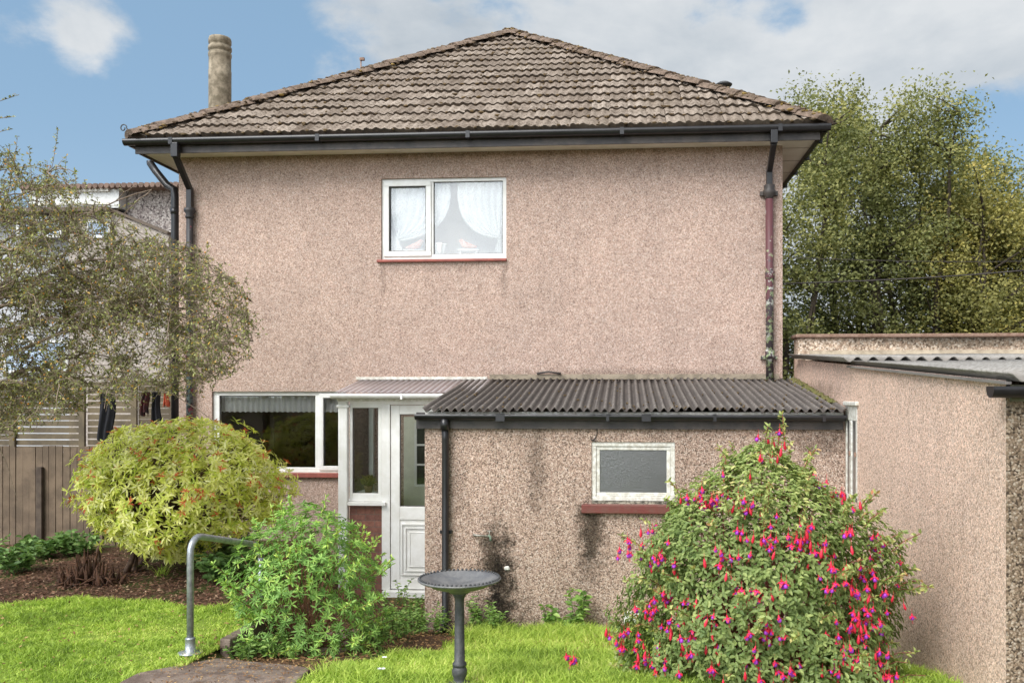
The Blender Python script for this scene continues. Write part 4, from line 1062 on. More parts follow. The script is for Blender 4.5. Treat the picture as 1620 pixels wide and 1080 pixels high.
# side window: white frame set in a deep reveal, facing the lean-to
b = MB(); xf = X0 - .004
b.box(xf, xf + .06, wya - .0, wya + .05, wz0_, wz1_ - .14); b.box(xf, xf + .06, wyb - .05, wyb, wz0_, wz1_ - .14)
ym_ = (wya + wyb) / 2; b.box(xf - .004, xf + .06, ym_ - .03, ym_ + .05, wz0_ + .05, wz1_ - .14)
b.box(xf, xf + .06, wya, wyb, wz1_ - .139, wz1_); b.box(xf, xf + .06, wya, wyb, wz0_, wz0_ + .049)
w4 = b.build('window', M['oldwhite'], outb, bevel=.006); tag(w4, 'white side window beside the lean-to with a flaking lintel')
b = MB(); b.box(xf + .006, xf + .010, wya + .03, wyb - .03, wz0_ + .04, wz1_ - .13); b.build('pane', M['obscure'], w4)
b = MB(); b.box(X0 - .03, X0 + .01, wya - .05, wyb, wz1_ + .003, wz1_ + .045); b.build('lintel', M['oldwhite'], w4, bevel=.01)
for yy in (wya + .02, (wya + wyb) / 2):
    b = MB(); b.box(xf - .018, xf - .001, yy, yy + .02, Z(1345, 722, 8.5), Z(1345, 715, 8.5)); b.build('hinge', M['rusty'], w4)

# ================================================================== NEIGHBOUR
NY = 19.0
nb = empty('neighbour_house', (X(190, NY), NY, 0), 'grey pebbledash neighbour house with white box dormer behind the left tree', 'house')
n0, n1 = X(-260, NY), X(205, NY); nt = Z(200, 302, NY)
b = MB(); b.box(X(201, NY), X(330, NY), NY, NY + 7, -.1, nt); b.build('wall', M['grey'], nb)
b = MB(); b.box(n0, n1 - .003, NY + .05, NY + 6, -.1, Z(200, 342, NY)); b.build('rendered_wall', mat('pale blue white render', (.50, .51, .53), .85, vscale=.8, col2=(.40, .41, .42)), nb)
b = MB(); b.box(X(60, NY), X(200, NY), NY - .3, NY + 3, Z(200, 333, NY), Z(200, 304, NY)); b.build('dormer', mat('white cladding', (.72, .73, .72), .5, var=.1), nb)
b = MB(); b.box(X(50, NY), X(186, NY), NY - .36, NY - .301, Z(200, 308, NY), Z(200, 302, NY)); b.box(X(60, NY), X(186, NY), NY - .34, NY - .301, Z(200, 328, NY), Z(200, 325, NY)); b.build('dormer_trim', M['oldwhite'], nb)
b = MB()
for i in range(36):
    x = X(55, NY) + i * .13
    if x > X(335, NY): break
    b.tube([(x, NY - .45, nt + .02), (x + .10, NY + 3, nt + .16)], .06, 6)
b.build('roof', mat('red brown roof tile', (.24, .16, .125), .9, vscale=5, col2=(.15, .10, .08)), nb)
b = MB(); b.box(n0, X(190, NY), NY - .5, NY + .049, Z(200, 340, NY), Z(200, 333.5, NY)); b.bar((X(190, NY), NY - .2, Z(190, 337, NY)), (X(276, NY), NY - .2, Z(275, 372, NY)), .2, .06); b.build('brown_eave', mat('brown eave board', (.13, .10, .075), .8), nb)
b = MB(); b.prism([(X(120, NY), NY - .25, Z(190, 345, NY)), (X(190, NY), NY - .25, Z(190, 341, NY)), (X(276, NY), NY - .25, Z(275, 376, NY)), (X(276, NY), NY - .25, 0), (X(120, NY), NY - .25, 0)], (0, .2, 0)); b.build('annexe_wall', mat('beige roughcast', (.46, .41, .36), .9, vscale=25, col2=(.30, .26, .23)), nb)
for (a, c, d, e_) in ((148, 187, 380, 352), (40, 110, 380, 350), (20, 120, 590, 540)):
    b = MB(); frame_rect(b, X(a, NY), X(c, NY), Z(a, d, NY), Z(a, e_, NY), NY - .30, NY - .26, .06); wn = b.build('window', M['upvc'], nb)
    b = MB(); b.box(X(a, NY) + .06, X(c, NY) - .06, NY - .28, NY - .27, Z(a, d, NY) + .06, Z(a, e_, NY) - .06); b.build('pane', mat('neighbour window', (.35, .45, .58), .1), wn)

# ================================================================== FENCES
FY = 10.75
fz1 = Z(60, 706, FY)
f1 = empty('board_fence', (X(60, FY), FY, .45), 'low weathered fence of narrow upright boards behind the yellow shrub', 'fence')
b = MB(); x = X(-260, FY); q = 0
while x < XL - .15:
    w_ = rnd.uniform(.072, .088)
    t = rnd.uniform(-.004, .004); zt_ = fz1 + rnd.uniform(-.012, .012); dy = rnd.uniform(-.004, .004)
    zb_ = g(x, FY) + rnd.uniform(-.03, .02)
    b.prism([(x, FY + dy, zb_), (x + w_, FY + dy, zb_), (x + w_ + t, FY + dy, zt_), (x + t, FY + dy, zt_)], (0, .016, 0))
    x += w_ + rnd.uniform(.003, .012)
M['boards'] = M['wood']
b.build('boards', M['wood'], f1)
b = MB(); b.box(X(-260, FY), XL - .15, FY + .02, FY + .06, .75, .82); b.box(X(-260, FY), XL - .15, FY + .02, FY + .06, 1.5, 1.57); b.build('rail', M['wood2'], f1)
for a in (-150, 68, 250):
    b = MB(); c = X(a, FY); b.box(c - .05, c + .04, FY + .065, FY + .15, .3, 1.72); b.build('post', M['wood2'], f1)
b = MB(); c = X(66, FY); b.box(c - .04, c + .035, FY - .06, FY - .01, .42, Z(60, 738, FY)); b.build('broken_post', mat('dark damp post', (.06, .042, .032), .9, vscale=9, col2=(.10, .075, .055)), f1)
SY = 12.6
f2 = empty('slatted_fence', (X(100, SY), SY, .3), 'taller fence of horizontal slats with bright gaps rising behind the board fence', 'fence')
sz1 = Z(100, 607, SY)
cols = [(-260, -100), (-96, 20), (24, 126), (139, 209), (219, 285)]
for (a, c) in cols:
    b = MB(); zz = .35; gap = {24: .018, 139: .020}.get(a, .006)
    while zz < sz1:
        hh = .075
        b.box(X(a, SY), X(c, SY), SY, SY + .018, zz, zz + hh); zz += hh + gap * rnd.uniform(.7, 1.3)
    b.build('slat_panel', M['wood2'], f2)
for a in (-98, 22, 132, 214, 290):
    b = MB(); c = X(a, SY); b.box(c - .045, c + .045, SY - .05, SY - .002, .2, sz1 + .03); b.build('post', M['wood2'], f2, bevel=.006)

# washing on the line behind the fence
def garment(px, py0, py1, wpx, Y, m, label, name='hanging_garment', seed=0):
    n, k = 12, 12; V = []; q = random.Random(seed)
    x0, x1 = X(px - wpx / 2, Y), X(px + wpx / 2, Y); z1, z0 = Z(px, py0, Y), Z(px, py1, Y)
    for side in (0, 1):
        for j in range(k + 1):
            t = j / k; sw = .5 + .5 * math.sin(t * 3.0 + seed) * .35 + .35 * t
            for i in range(n + 1):
                s = i / n; x = x0 + (x1 - x0) * (.5 + (s - .5) * sw + .08 * math.sin(t * 4 + seed)); y = Y + .03 * math.sin(s * 13 + t * 3) + side * .03
                V.append((x, y, z1 + (z0 - z1) * t + (.03 * math.sin(s * 9 + seed) if j == k else 0)))
    Fq = []
    for side in (0, 1):
        o_ = side * (n + 1) * (k + 1)
        Fq += [[o_ + j * (n + 1) + i, o_ + j * (n + 1) + i + 1, o_ + (j + 1) * (n + 1) + i + 1, o_ + (j + 1) * (n + 1) + i] for j in range(k) for i in range(n)]
    o = np_mesh(name, np.array(V), [np.array(Fq)], m, loc=(x0, Y, z0), smooth=True)
    return tag(o, label, 'clothes', 'clothes hung by the fence')
dk = mat('dark cloth', (.015, .015, .02), .9); rd = mat('orange red cloth', (.55, .12, .06), .8); mr = mat('dark red cloth', (.10, .02, .02), .9, vscale=12, col2=(.02, .02, .025))
garment(166, 622, 698, 30, FY + .1, dk, 'black jacket hanging low over the slatted fence, left of the others', seed=1)
garment(228, 620, 655, 18, FY + .35, mr, 'dark red garment hanging beside the house corner', seed=2)
garment(246, 620, 668, 22, FY + .45, dk, 'black garment between the dark red and the orange ones', seed=3)
garment(262, 622, 640, 9, FY + .30, rd, 'small bright orange cloth hanging nearest the house corner', seed=4)
b = MB(); b.tube([(X(120, FY + .35), FY + .35, Z(200, 618, FY + .35)), (X(200, FY + .35), FY + .35, Z(200, 621, FY + .35)), (X(281, FY + .35), FY + .35, Z(200, 618, FY + .35))], .004, 5); tag(b.build('washing_line', dk, loc=(X(200, FY), FY, 1.9)), 'thin washing line strung from the left house corner', 'line')

# ================================================================== HANDRAIL
b = MB(); hb = at(301, 1050, 6.1); hz_ = g(hb.x, 6.1) + .02; tz = Z(300, 846, 6.1)
e = empty('handrail', (hb.x, 6.1, hz_), 'grey galvanised tube handrail beside the garden path', 'handrail')
p2 = at(413, 862, 7.15)
pts = [(hb.x, 6.1, hz_), (hb.x, 6.1, tz - .16)]
for k in range(1, 7):
    a = R(15 * k); dv = (Vector((p2.x, 7.15, p2.z)) - Vector((hb.x, 6.1, tz))).normalized()
    pts.append(tuple(Vector((hb.x, 6.1, tz - .14)) + Vector((0, 0, 1)) * .14 * math.sin(a) + dv * .14 * (1 - math.cos(a))))
pts.append(tuple(Vector((p2.x, 7.15, p2.z)) - dv * .12))
dw = Vector((0, 0, -1)); c0 = Vector((p2.x, 7.15, p2.z))
for k in range(1, 6):
    a = R(15 * k + 5); pts.append(tuple(c0 - dv * .12 + dv * .12 * math.sin(a) + dw * .12 * (1 - math.cos(a))))
b.tube(pts, .024, 14); b.build('rail', M['galv'], e)
b = MB(); gz2 = g(p2.x, 7.15); b.tube([pts[-1], (pts[-1][0], pts[-1][1], gz2 - .05)], .024, 14); b.build('post', M['galv'], e)
b = MB(); b.lathe([(.085, 0), (.085, .008), (.036, .012), (.034, .10), (.037, .105), (.025, .115)], (hb.x, 6.1, hz_), 20)
b.build('base_flange', M['galv'], e)
# edging wall
b = MB(); b.prism([(-2.99, 6.35, .2), (-2.90, 6.33, .2), (-2.90, 6.33, .60), (-2.99, 6.35, .60)], (0.0, 1.25, -.03)); tag(b.build('path_edging', M['path'], loc=(-2.95, 7, .3), bevel=.012), 'rough concrete edging dividing the left lawn from the path', 'edging')

# ================================================================== BIRD BATH
BY = 5.45; c = at(727, 915, BY); br = (X(792, BY) - X(662, BY)) / 2; gzb = g(c.x, BY)
bb = empty('bird_bath', (c.x, BY, gzb), 'dark metal bird bath with a shallow beaded bowl on a slim pedestal', 'bird bath')
b = MB(); zr = c.z
b.lathe([(.03, -.085), (.062, -.085), (.072, -.074), (.10, -.066), (.17, -.046), (.215, -.020), (br - .010, -.010), (br, -.003), (br, .004), (br - .010, .006), (br - .035, -.002), (br - .050, -.012), (.17, -.034), (.10, -.046), (.001, -.050)], (c.x, BY, zr), 56)
M['bowlm'] = mat('weathered bowl metal', (.13, .13, .135), .5, metal=.2, vscale=14, col2=(.20, .195, .19), bump=.3)
bowl = b.build('bowl', M['bowlm'], bb)
b = MB()
for k in range(56):
    a = 2 * math.pi * k / 56; b.blob((c.x + (br - .012) * math.cos(a), BY + (br - .012) * math.sin(a), zr + .009), .008, .008, .008, k, .05, 6, 4)
b.build('beading', M['iron'], bowl)
b = MB(); hh = zr - gzb
b.lathe([(.12, 0), (.12, .01), (.06, .03), (.040, .045), (.036, .06), (.046, .085), (.048, .11), (.040, .13), (.036, .135), (.044, .14), (.044, .155), (.033, .165), (.030, .45), (.028, hh - .14), (.031, hh - .12), (.04, hh - .10), (.052, hh - .084)], (c.x, BY, gzb), 24)
b.build('pedestal', M['iron'], bb)
b = MB(); b.box(X(987, YE), X(1013, YE), YE - .05, YE - .001, Z(1000, 984, YE), Z(1000, 966, YE)); b.build('vent_cover', M['upvc'], lean, bevel=.008)

# ================================================================== VEGETATION
# ---- yellow variegated pieris
PYc = 9.15; cx = X(292, PYc); gb_ = g(cx, PYc)
M['pieris'] = leafmat('variegated yellow leaf', [(0, (.26, .36, .04)), (.2, (.48, .58, .08)), (.45, (.76, .78, .16)), (.8, (.92, .88, .40)), (1, (.94, .92, .56))], .30)
M['pred'] = leafmat('red young leaf', [(0, (.55, .10, .04)), (.6, (.70, .16, .06)), (1, (.60, .28, .08))], .25)
pier = empty('variegated_shrub', (cx, PYc, gb_), 'round yellow variegated shrub with red shoot tips on bare twisted stems', 'shrub')
ztopp = Z(292, 662, PYc)
def pz_(py): return Z(292, py, PYc)
prof = [(pz_(884), .16), (pz_(866), .46), (pz_(846), .76), (pz_(820), .93), (pz_(785), 1.03), (pz_(755), 1.03), (pz_(725), .95), (pz_(695), .74), (pz_(675), .48), (ztopp, .08)]
Pp, Out, q_ = envelope(2700, prof, cx, PYc, .66, .20, 2, .9)
# thin the underside on the right where bare stems and wall show
ok = ~((Pp[:, 2] < pz_(835)) & (Pp[:, 0] > cx + .25)) & ~((Pp[:, 2] < pz_(860)) & (nrg.random(len(Pp)) < .35))
Pp, Out, q_ = Pp[ok], Out[ok], q_[ok]
def rosettes(P, Out, nl, L, W, jitter=.5, up=.35, spread=.9, rng=nrg):
    n = len(P); ax = unit(Out + np.array([0, 0, up]) + rng.normal(size=(n, 3)) * .25)
    t1 = unit(np.cross(ax, rng.normal(size=(n, 3)))); t2 = np.cross(ax, t1)
    PP = []; DD = []; NN = []; LL = []
    for k in range(nl):
        a = 2 * np.pi * (k / nl) + rng.random((n, 1)) * jitter
        rad = t1 * np.cos(a) + t2 * np.sin(a); d = rad * spread + ax * rng.uniform(-.05, .45, (n, 1))
        PP.append(P + rng.normal(size=(n, 3)) * .006); DD.append(unit(d)); NN.append(ax + rad * -.2); LL.append(L * rng.uniform(.7, 1.15, n))
    LL = np.concatenate(LL)
    return np.concatenate(PP), np.concatenate(DD), np.concatenate(NN), LL, LL * W / L
Pp = Pp + nrg.normal(size=Pp.shape) * .012 + Out * (nrg.uniform(.03, .13, len(Pp)) * (nrg.random(len(Pp)) < .07))[:, None]
A = rosettes(Pp, Out, 8, .082, .0215, 1.1)
A[1][:] = unit(A[1] + nrg.normal(size=A[1].shape) * .28 + np.array([0, 0, -.12]))
tn = np.clip(np.tile(nrg.beta(2, 1.5, len(Pp)), 8) * .65 + nrg.random(len(A[0])) * .45, 0, 1)
leaves('foliage', A[0], A[1], A[3], A[4], M['pieris'], pier, A[2], tn, .06, .12)
sel = (q_ > .85) & (Pp[:, 2] > pz_(800)) & (nrg.random(len(Pp)) < .13) | (nrg.random(len(Pp)) < .02)
B2 = rosettes(Pp[sel] + Out[sel] * .03, Out[sel], 6, .055, .018, up=1.0, spread=.55)
leaves('red_shoots', B2[0], B2[1], B2[3], B2[4], M['pred'], pier, B2[2], None, .2)['kind'] = 'stuff'
b = MB(); q = random.Random(3)
trunks = [((X(200, PYc), PYc, gb_), (X(235, PYc), PYc - .1, pz_(850)), .035), ((X(150, PYc), PYc, gb_ + .05), (X(175, PYc), PYc - .05, pz_(815)), .022), ((X(205, PYc), PYc + .1, gb_), (X(300, PYc), PYc, pz_(790)), .03), ((X(215, PYc), PYc, gb_), (X(205, PYc), PYc + .2, pz_(780)), .02), ((X(255, PYc), PYc, gb_), (X(262, PYc), PYc, pz_(800)), .012)]
for a, c, r_ in trunks:
    a = Vector(a); c = Vector(c); pts = [a + (c - a) * (i / 6) + Vector((q.uniform(-.03, .03), q.uniform(-.03, .03), 0)) * (i > 0) for i in range(7)]
    b.tube(pts, [r_ * (1 - .08 * i) for i in range(7)], 8)
    idx = nrg.choice(len(Pp), 55); twigs(b, lambda tp: tuple(pts[q.randint(3, 6)]), [Pp[i] for i in idx], .011, .003, .0, .12, 5, 4, q)
b.build('stems', M['bark'], pier)

# ---- bright green shrub by the path
GY = 6.95; cx = X(487, GY); gb_ = g(-2.1, GY)
M['green'] = leafmat('fresh green leaf', [(0, (.12, .22, .05)), (.45, (.25, .44, .11)), (.8, (.42, .62, .15)), (1, (.66, .76, .16))], .3)
gs = empty('green_shrub', (cx, GY, gb_), 'bright green fine leaved shrub growing in front of the porch', 'shrub')
gp = lambda py: Z(487, py, GY)
prof = [(gp(1045), .30), (gp(1010), .46), (gp(970), .56), (gp(930), .60), (gp(890), .60), (gp(855), .50), (gp(825), .34), (gp(805), .17), (gp(797), .04)]
Pp, Out, q_ = envelope(1150, prof, cx, GY, .35, .20, 5)
Pp[:, 0] += (Pp[:, 2] < gp(985)) * (nrg.random(len(Pp)) < .5) * nrg.uniform(0, .35, len(Pp))
A = rosettes(Pp, Out, 8, .055, .013, up=.8, spread=.8)
tn = np.clip(np.tile(nrg.random(len(Pp)), 8) * .55 + nrg.random(len(A[0])) * .4, 0, 1)
leaves('foliage', A[0], A[1], A[3], A[4], M['green'], gs, A[2], tn, .2, .15)
# leafy shoots standing out of the outline
b = MB(); sP = []; sD = []
idx = np.where(q_ > .9)[0]; idx = nrg.choice(idx, min(110, len(idx)), False); base = Vector((cx + .02, GY, gb_))
for i in idx:
    p = Vector(Pp[i]); d = (Vector(Out[i]) + Vector((0, 0, .7))).normalized(); L = rnd.uniform(.06, .16)
    for k in range(7):
        u = k / 6; pt = p + d * L * u
        for s in range(3): sP.append(pt); sD.append(d * (.3 + .5 * u) + Vector((rnd.gauss(0, .6), rnd.gauss(0, .6), rnd.gauss(0, .6))))
    b.tube([p - d * .05, p + d * L], .0025, 4, cap=False)
leaves('shoots', np.array(sP), np.array(sD), .045, .013, M['green'], gs, None, nrg.uniform(.4, 1, len(sP)))
twigs(b, lambda tp: (cx + rnd.uniform(-.12, .12), GY + rnd.uniform(-.1, .1), gb_ - .02), [Pp[i] for i in nrg.choice(len(Pp), 110, False)], .007, .002, .0, .10, 5, 5)
b.build('stems', mat('red brown stem', (.20, .09, .05), .8), gs)

# ---- fuchsia
FYc = 6.2; cx = X(1203, FYc); gb_ = g(cx, FYc)
M['fleaf'] = leafmat('fuchsia leaf', [(0, (.10, .16, .045)), (.5, (.25, .32, .10)), (.8, (.43, .49, .17)), (.95, (.66, .60, .24)), (1, (.50, .18, .10))], .3)
M['fred'] = mat('crimson sepal', (.68, .02, .055), .5); M['fpur'] = mat('violet petal', (.42, .05, .60), .5); M['fstem'] = mat('red fuchsia stem', (.25, .07, .05), .7)
fu = empty('fuchsia_bush', (cx, FYc, gb_), 'large fuchsia bush covered in hanging crimson and violet flowers', 'shrub')
fp = lambda py: Z(1208, py, FYc)
prof = [(fp(1100), .93), (fp(1050), .94), (fp(990), .92), (fp(940), .90), (fp(890), .87), (fp(855), .81), (fp(825), .72), (fp(795), .60), (fp(768), .45), (fp(742), .29), (fp(718), .16), (fp(702), .06)]
Pp, Out, q_ = envelope(13500, prof, cx, FYc, .60, .20, 9, .9)
Pp[:, 0] = np.minimum(Pp[:, 0], X0 - .03 - nrg.random(len(Pp)) * .05)
A = rosettes(Pp, Out, 3, .040, .0215, 2.2, up=.5, spread=1.0)
tn = np.clip(np.tile(nrg.beta(2, 2, len(Pp)), 3) * .5 + nrg.random(len(A[0])) * .35 + (A[0][:, 2] > fp(800)) * .18, 0, 1)
leaves('foliage', A[0], A[1], A[3], A[4], M['fleaf'], fu, A[2], tn, .2, .2)
b = MB(); twigs(b, lambda tp: (cx + rnd.uniform(-.25, .25), FYc + rnd.uniform(-.2, .2), gb_), [Pp[i] for i in nrg.choice(len(Pp), 160, False)], .009, .002, .05, .15, 5, 6)
sprays = []
outer = np.where(q_ > .92)[0]
for i in nrg.choice(outer, 150, False):
    p = Vector(Pp[i]); d = (Vector(Out[i]) + Vector((0, 0, .35))).normalized(); L = rnd.uniform(.08, .26)
    if p.x + d.x * L > X0 - .04: continue
    pts = [p, p + d * L * .5 + Vector((0, 0, .01)), p + d * L - Vector((0, 0, .02))]; b.tube(pts, .0028, 4, cap=False)
    for k in range(9):
        u = k / 8; sprays.append((pts[0].lerp(pts[2], u), d))
tips = [(1238, 655), (1232, 690), (1200, 705), (1250, 700), (1150, 712), (1280, 712)]
for (a, c) in tips:
    p1 = at(a, c, FYc); p0 = p1 + Vector((rnd.uniform(-.08, .02), 0, -.22)); b.tube([p0, p1], .003, 4, cap=False)
    for k in range(12): sprays.append((p0.lerp(p1, k / 11), Vector((0, 0, 1))))
b.build('stems', M['fstem'], fu)
sp = np.array([s_[0] for s_ in sprays]); sdv = np.array([s_[1] for s_ in sprays])
sp3 = np.repeat(sp, 3, 0); sd3 = np.repeat(sdv, 3, 0) * .3 + nrg.normal(size=(len(sp3), 3)) * .6
leaves('spray_leaves', sp3, sd3, .04, .02, M['fleaf'], fu, None, nrg.uniform(.4, 1, len(sp3)))
def flower(mb, p, s, q, bud=False):
    ax = Vector((q.gauss(0, .18), q.gauss(0, .18), -1)).normalized(); t1 = ax.orthogonal().normalized(); t2 = ax.cross(t1)
    ph = q.random() * 6.28
    mb.cm = 0
    mb.tube([p + Vector((0, 0, s * .5)), p], .0012, 3, cap=False)
    if bud:
        mb.tube([p, p + ax * s * .25, p + ax * s * .6, p + ax * s * .85], [s * .05, s * .12, s * .17, s * .02], 5, cap=False); return
    mb.tube([p, p + ax * s * .28], [s * .07, s * .11], 5, cap=False)
    c0 = p + ax * s * .27
    for k in range(4):
        a = ph + k * math.pi / 2; r_ = t1 * math.cos(a) + t2 * math.sin(a); sdw = ax.cross(r_)
        tip = c0 + r_ * s * .50 + ax * s * .22
        mb.poly([c0 + sdw * s * .10, c0 + r_ * s * .26 + ax * s * .03 + sdw * s * .14, tip, c0 + r_ * s * .26 + ax * s * .03 - sdw * s * .14, c0 - sdw * s * .10])
    mb.cm = 1
    mb.tube([c0, c0 + ax * s * .16, c0 + ax * s * .38], [s * .13, s * .20, s * .17], 6, cap=True)
    mb.cm = 0
    for k in range(3):
        a = ph + k * 2; mb.tube([c0 + ax * s * .35, c0 + ax * s * .78 + (t1 * math.cos(a) + t2 * math.sin(a)) * s * .06], s * .012, 3, cap=False)
q = random.Random(21); cand = [i for i in outer if Out[i][1] < -.30]
marks = [(1270, 835), (1225, 700), (1185, 845), (1180, 800), (1215, 855), (1050, 880), (1070, 885), (1020, 840), (1310, 905), (1340, 915), (1360, 930), (1390, 920), (1365, 965), (1355, 975), (1210, 985), (1130, 1025), (1040, 945), (1025, 965), (975, 1000), (1365, 1040), (1395, 1045), (1320, 1045), (1240, 1075), (1175, 930), (1195, 945), (1120, 795), (1130, 785), (1290, 760), (1315, 785), (1265, 850), (1300, 870), (1380, 855), (1010, 1040), (995, 1005), (1235, 920), (1000, 860), (1345, 780), (1160, 770), (1095, 800), (905, 1043)]
pts_c = []
for a, c in marks:
    # on the near face of the bush
    z = Z(a, c, FYc - .5); r_ = np.interp(z, [p[0] for p in prof], [p[1] for p in prof]); yy = FYc
    for it in range(4):
        x = X(a, yy); u = min(.98, abs(x - cx) / max(r_, .05)); yy = FYc - .9 * r_ * math.sqrt(1 - u * u) * .97
    pts_c.append(Vector((X(a, yy), yy, Z(a, c, yy))))
q2 = [Vector(Pp[i]) for i in (q.sample(cand, min(len(cand), 70)))]
blooms = []
for n_, p in enumerate(pts_c + q2):
    cnt = q.randint(4, 8) if n_ < len(pts_c) else q.randint(2, 5); tight = .042 if n_ < len(pts_c) else .06
    for k in range(cnt):
        pp = p + Vector((q.gauss(0, tight), q.gauss(0, tight * .6) - .02, q.gauss(0, tight)))
        if pp.x > X0 - .05: pp.x = X0 - .05
        sz = q.uniform(.055, .078); blooms.append((pp.y - sz * 12, pp, sz, q.random() < .25))
blooms.sort(key=lambda e_: e_[0]); rest = MB()
for n_, (_, pp, sz, bd) in enumerate(blooms):
    if n_ < 99:
        b = MB(); flower(b, pp, sz, q, bd); b.build('flower', [M['fred'], M['fpur']], fu)
    else: flower(rest, pp, sz, q, bd)
rest.build('flowers', [M['fred'], M['fpur']], fu)['kind'] = 'stuff'

# ---- left twiggy berry tree
M['tleaf'] = leafmat('small dull leaf', [(0, (.14, .125, .075)), (.35, (.24, .225, .12)), (.65, (.32, .34, .14)), (.9, (.48, .49, .19)), (1, (.80, .46, .10))], .3)
TY = 7.6; tb = Vector((X(-120, TY), TY, .5))
tree = empty('berry_tree', tb, 'sprawling small leaved berry tree arching in from the left edge', 'tree')
b = MB(); q = random.Random(5)
def curve(p0, p1, sag, n=10, wob=.03):
    p0 = Vector(p0); p1 = Vector(p1); c_ = p0.lerp(p1, .5) + Vector((0, 0, sag)); out_ = []
    for i in range(n + 1):
        u = i / n; out_.append(p0 * (1 - u) ** 2 + c_ * 2 * u * (1 - u) + p1 * u * u + Vector((q.uniform(-1, 1), q.uniform(-1, 1), q.uniform(-1, 1))) * wob * (0 < i < n))
    return out_
# (pixel targets) limbs: from trunk out to the sides
limbs_px = [((-60, 640), (150, 560), .25, .035), ((-90, 560), (250, 505), .5, .03), ((-90, 480), (400, 540), .75, .022), ((-80, 520), (330, 420), .5, .022), ((-80, 450), (240, 300), .2, .02), ((-60, 400), (80, 262), .1, .014), ((-60, 420), (170, 330), .2, .018),
            ((-60, 620), (250, 610), .3, .02), ((-70, 560), (60, 400), .1, .02), ((-60, 600), (390, 490), .7, .018), ((-90, 600), (120, 650), .15, .02), ((-60, 500), (350, 500), .55, .018), ((-60, 500), (200, 420), .3, .018), ((-60, 480), (300, 400), .4, .016), ((-90, 640), (30, 690), .1, .02)]
limb_pts = []
b.tube([tb - Vector((0, 0, .1)), tb + Vector((.05, 0, .6)), tb + Vector((.1, .05, 1.3)), tb + Vector((.05, 0, 2.2)), tb + Vector((.2, 0, 3.0))], [.09, .08, .07, .05, .03], 8)
for (a, c, sag, r_) in limbs_px:
    y0_ = TY + q.uniform(-.1, .1); y1_ = TY + q.uniform(-.7, .6)
    pts = curve(at(*a, y0_), at(*c, y1_), sag * .6, 12, .025); limb_pts.append(pts)
    b.tube(pts, [r_ * (1 - .07 * i) for i in range(13)], 6, cap=False)
def inb(p):
    # keep the crown inside its real outline (arching dome that ends before the ground floor window)
    pxl = (PX + F * ((p.x * CT + p.y * ST) / (p.y * CT - p.x * ST)))
    pyl = PY - F * (p.z - EYE) / (p.y * CT - p.x * ST)
    top = np.interp(pxl, [-200, 0, 60, 100, 150, 230, 300, 360, 415], [150, 215, 240, 245, 310, 360, 385, 420, 500])
    bot = np.interp(pxl, [-200, 0, 120, 250, 330, 390, 415], [790, 700, 660, 640, 620, 585, 530])
    return top < pyl < bot
# second order branches
sec = []
for pts in limb_pts:
    L = (pts[-1] - pts[0]).length
    for k in range(int(10 * L) + 3):
        i = q.randint(3, 12); p = pts[i]; d = (pts[min(i + 1, 12)] - pts[i - 1]).normalized()
        dv = (d * q.uniform(.1, 1.2) + Vector((q.gauss(0, .7), q.gauss(0, .8), q.gauss(.10, .75)))).normalized()
        ln = q.uniform(.25, .75); e_ = p + dv * ln + Vector((0, 0, -.08))
        cc = curve(p, e_, q.uniform(.0, .12), 6, .012)
        if not inb(e_) and q.random() < .9: continue
        sec.append(cc); b.tube(cc, [.006 - .0006 * j for j in range(7)], 4, cap=False)
LP = []; LD = []; tw = MB(); extra = True
lp_all = [p for pts in limb_pts for p in pts[2:]] + [cc[j] for cc in sec for j in (3, 6)]
lpa = np.array(lp_all); added = 0; tries = 0
while added < 600 and tries < 20000:
    tries += 1
    pxl = q.uniform(-130, 410); Y_ = TY + q.gauss(0, .42)
    p = at(pxl, q.uniform(200, 720), Y_)
    if not inb(p): continue
    if q.random() < max(0, (p.z - 3.35)) * .5: continue
    d2 = np.sum((lpa - np.array(p)) ** 2, 1); j = int(np.argmin(d2 + nrg.random(len(d2)) * .12))
    if d2[j] > 1.0: continue
    cc = curve(lp_all[j], p, q.uniform(.0, .10), 6, .012); sec.append(cc); b.tube(cc, [.0055 - .0006 * k for k in range(7)], 4, cap=False)
    added += 1
    if added % 5 == 0: lp_all += [cc[4], cc[6]]; lpa = np.array(lp_all)
print('added', added, tries)
for cc in sec:
    for k in range(q.randint(6, 9)):
        i = q.randint(1, 6); p = cc[i]; dv = ((cc[i] - cc[i - 1]).normalized() * .6 + Vector((q.gauss(0, .7), q.gauss(0, .7), q.gauss(0, .7)))).normalized()
        ln = q.uniform(.08, .26); e_ = p + dv * ln
        if not inb(e_) and q.random() < .93: continue
        tw.tube([p, p + dv * ln * .5 + Vector((0, 0, .01)), e_], [.0028, .002, .001], 3, cap=False)
        for j in range(int(ln * 50)):
            LP.append(p.lerp(e_, q.random())); LD.append(dv * .3 + Vector((q.gauss(0, .6), q.gauss(0, .6), q.gauss(.2, .6))))
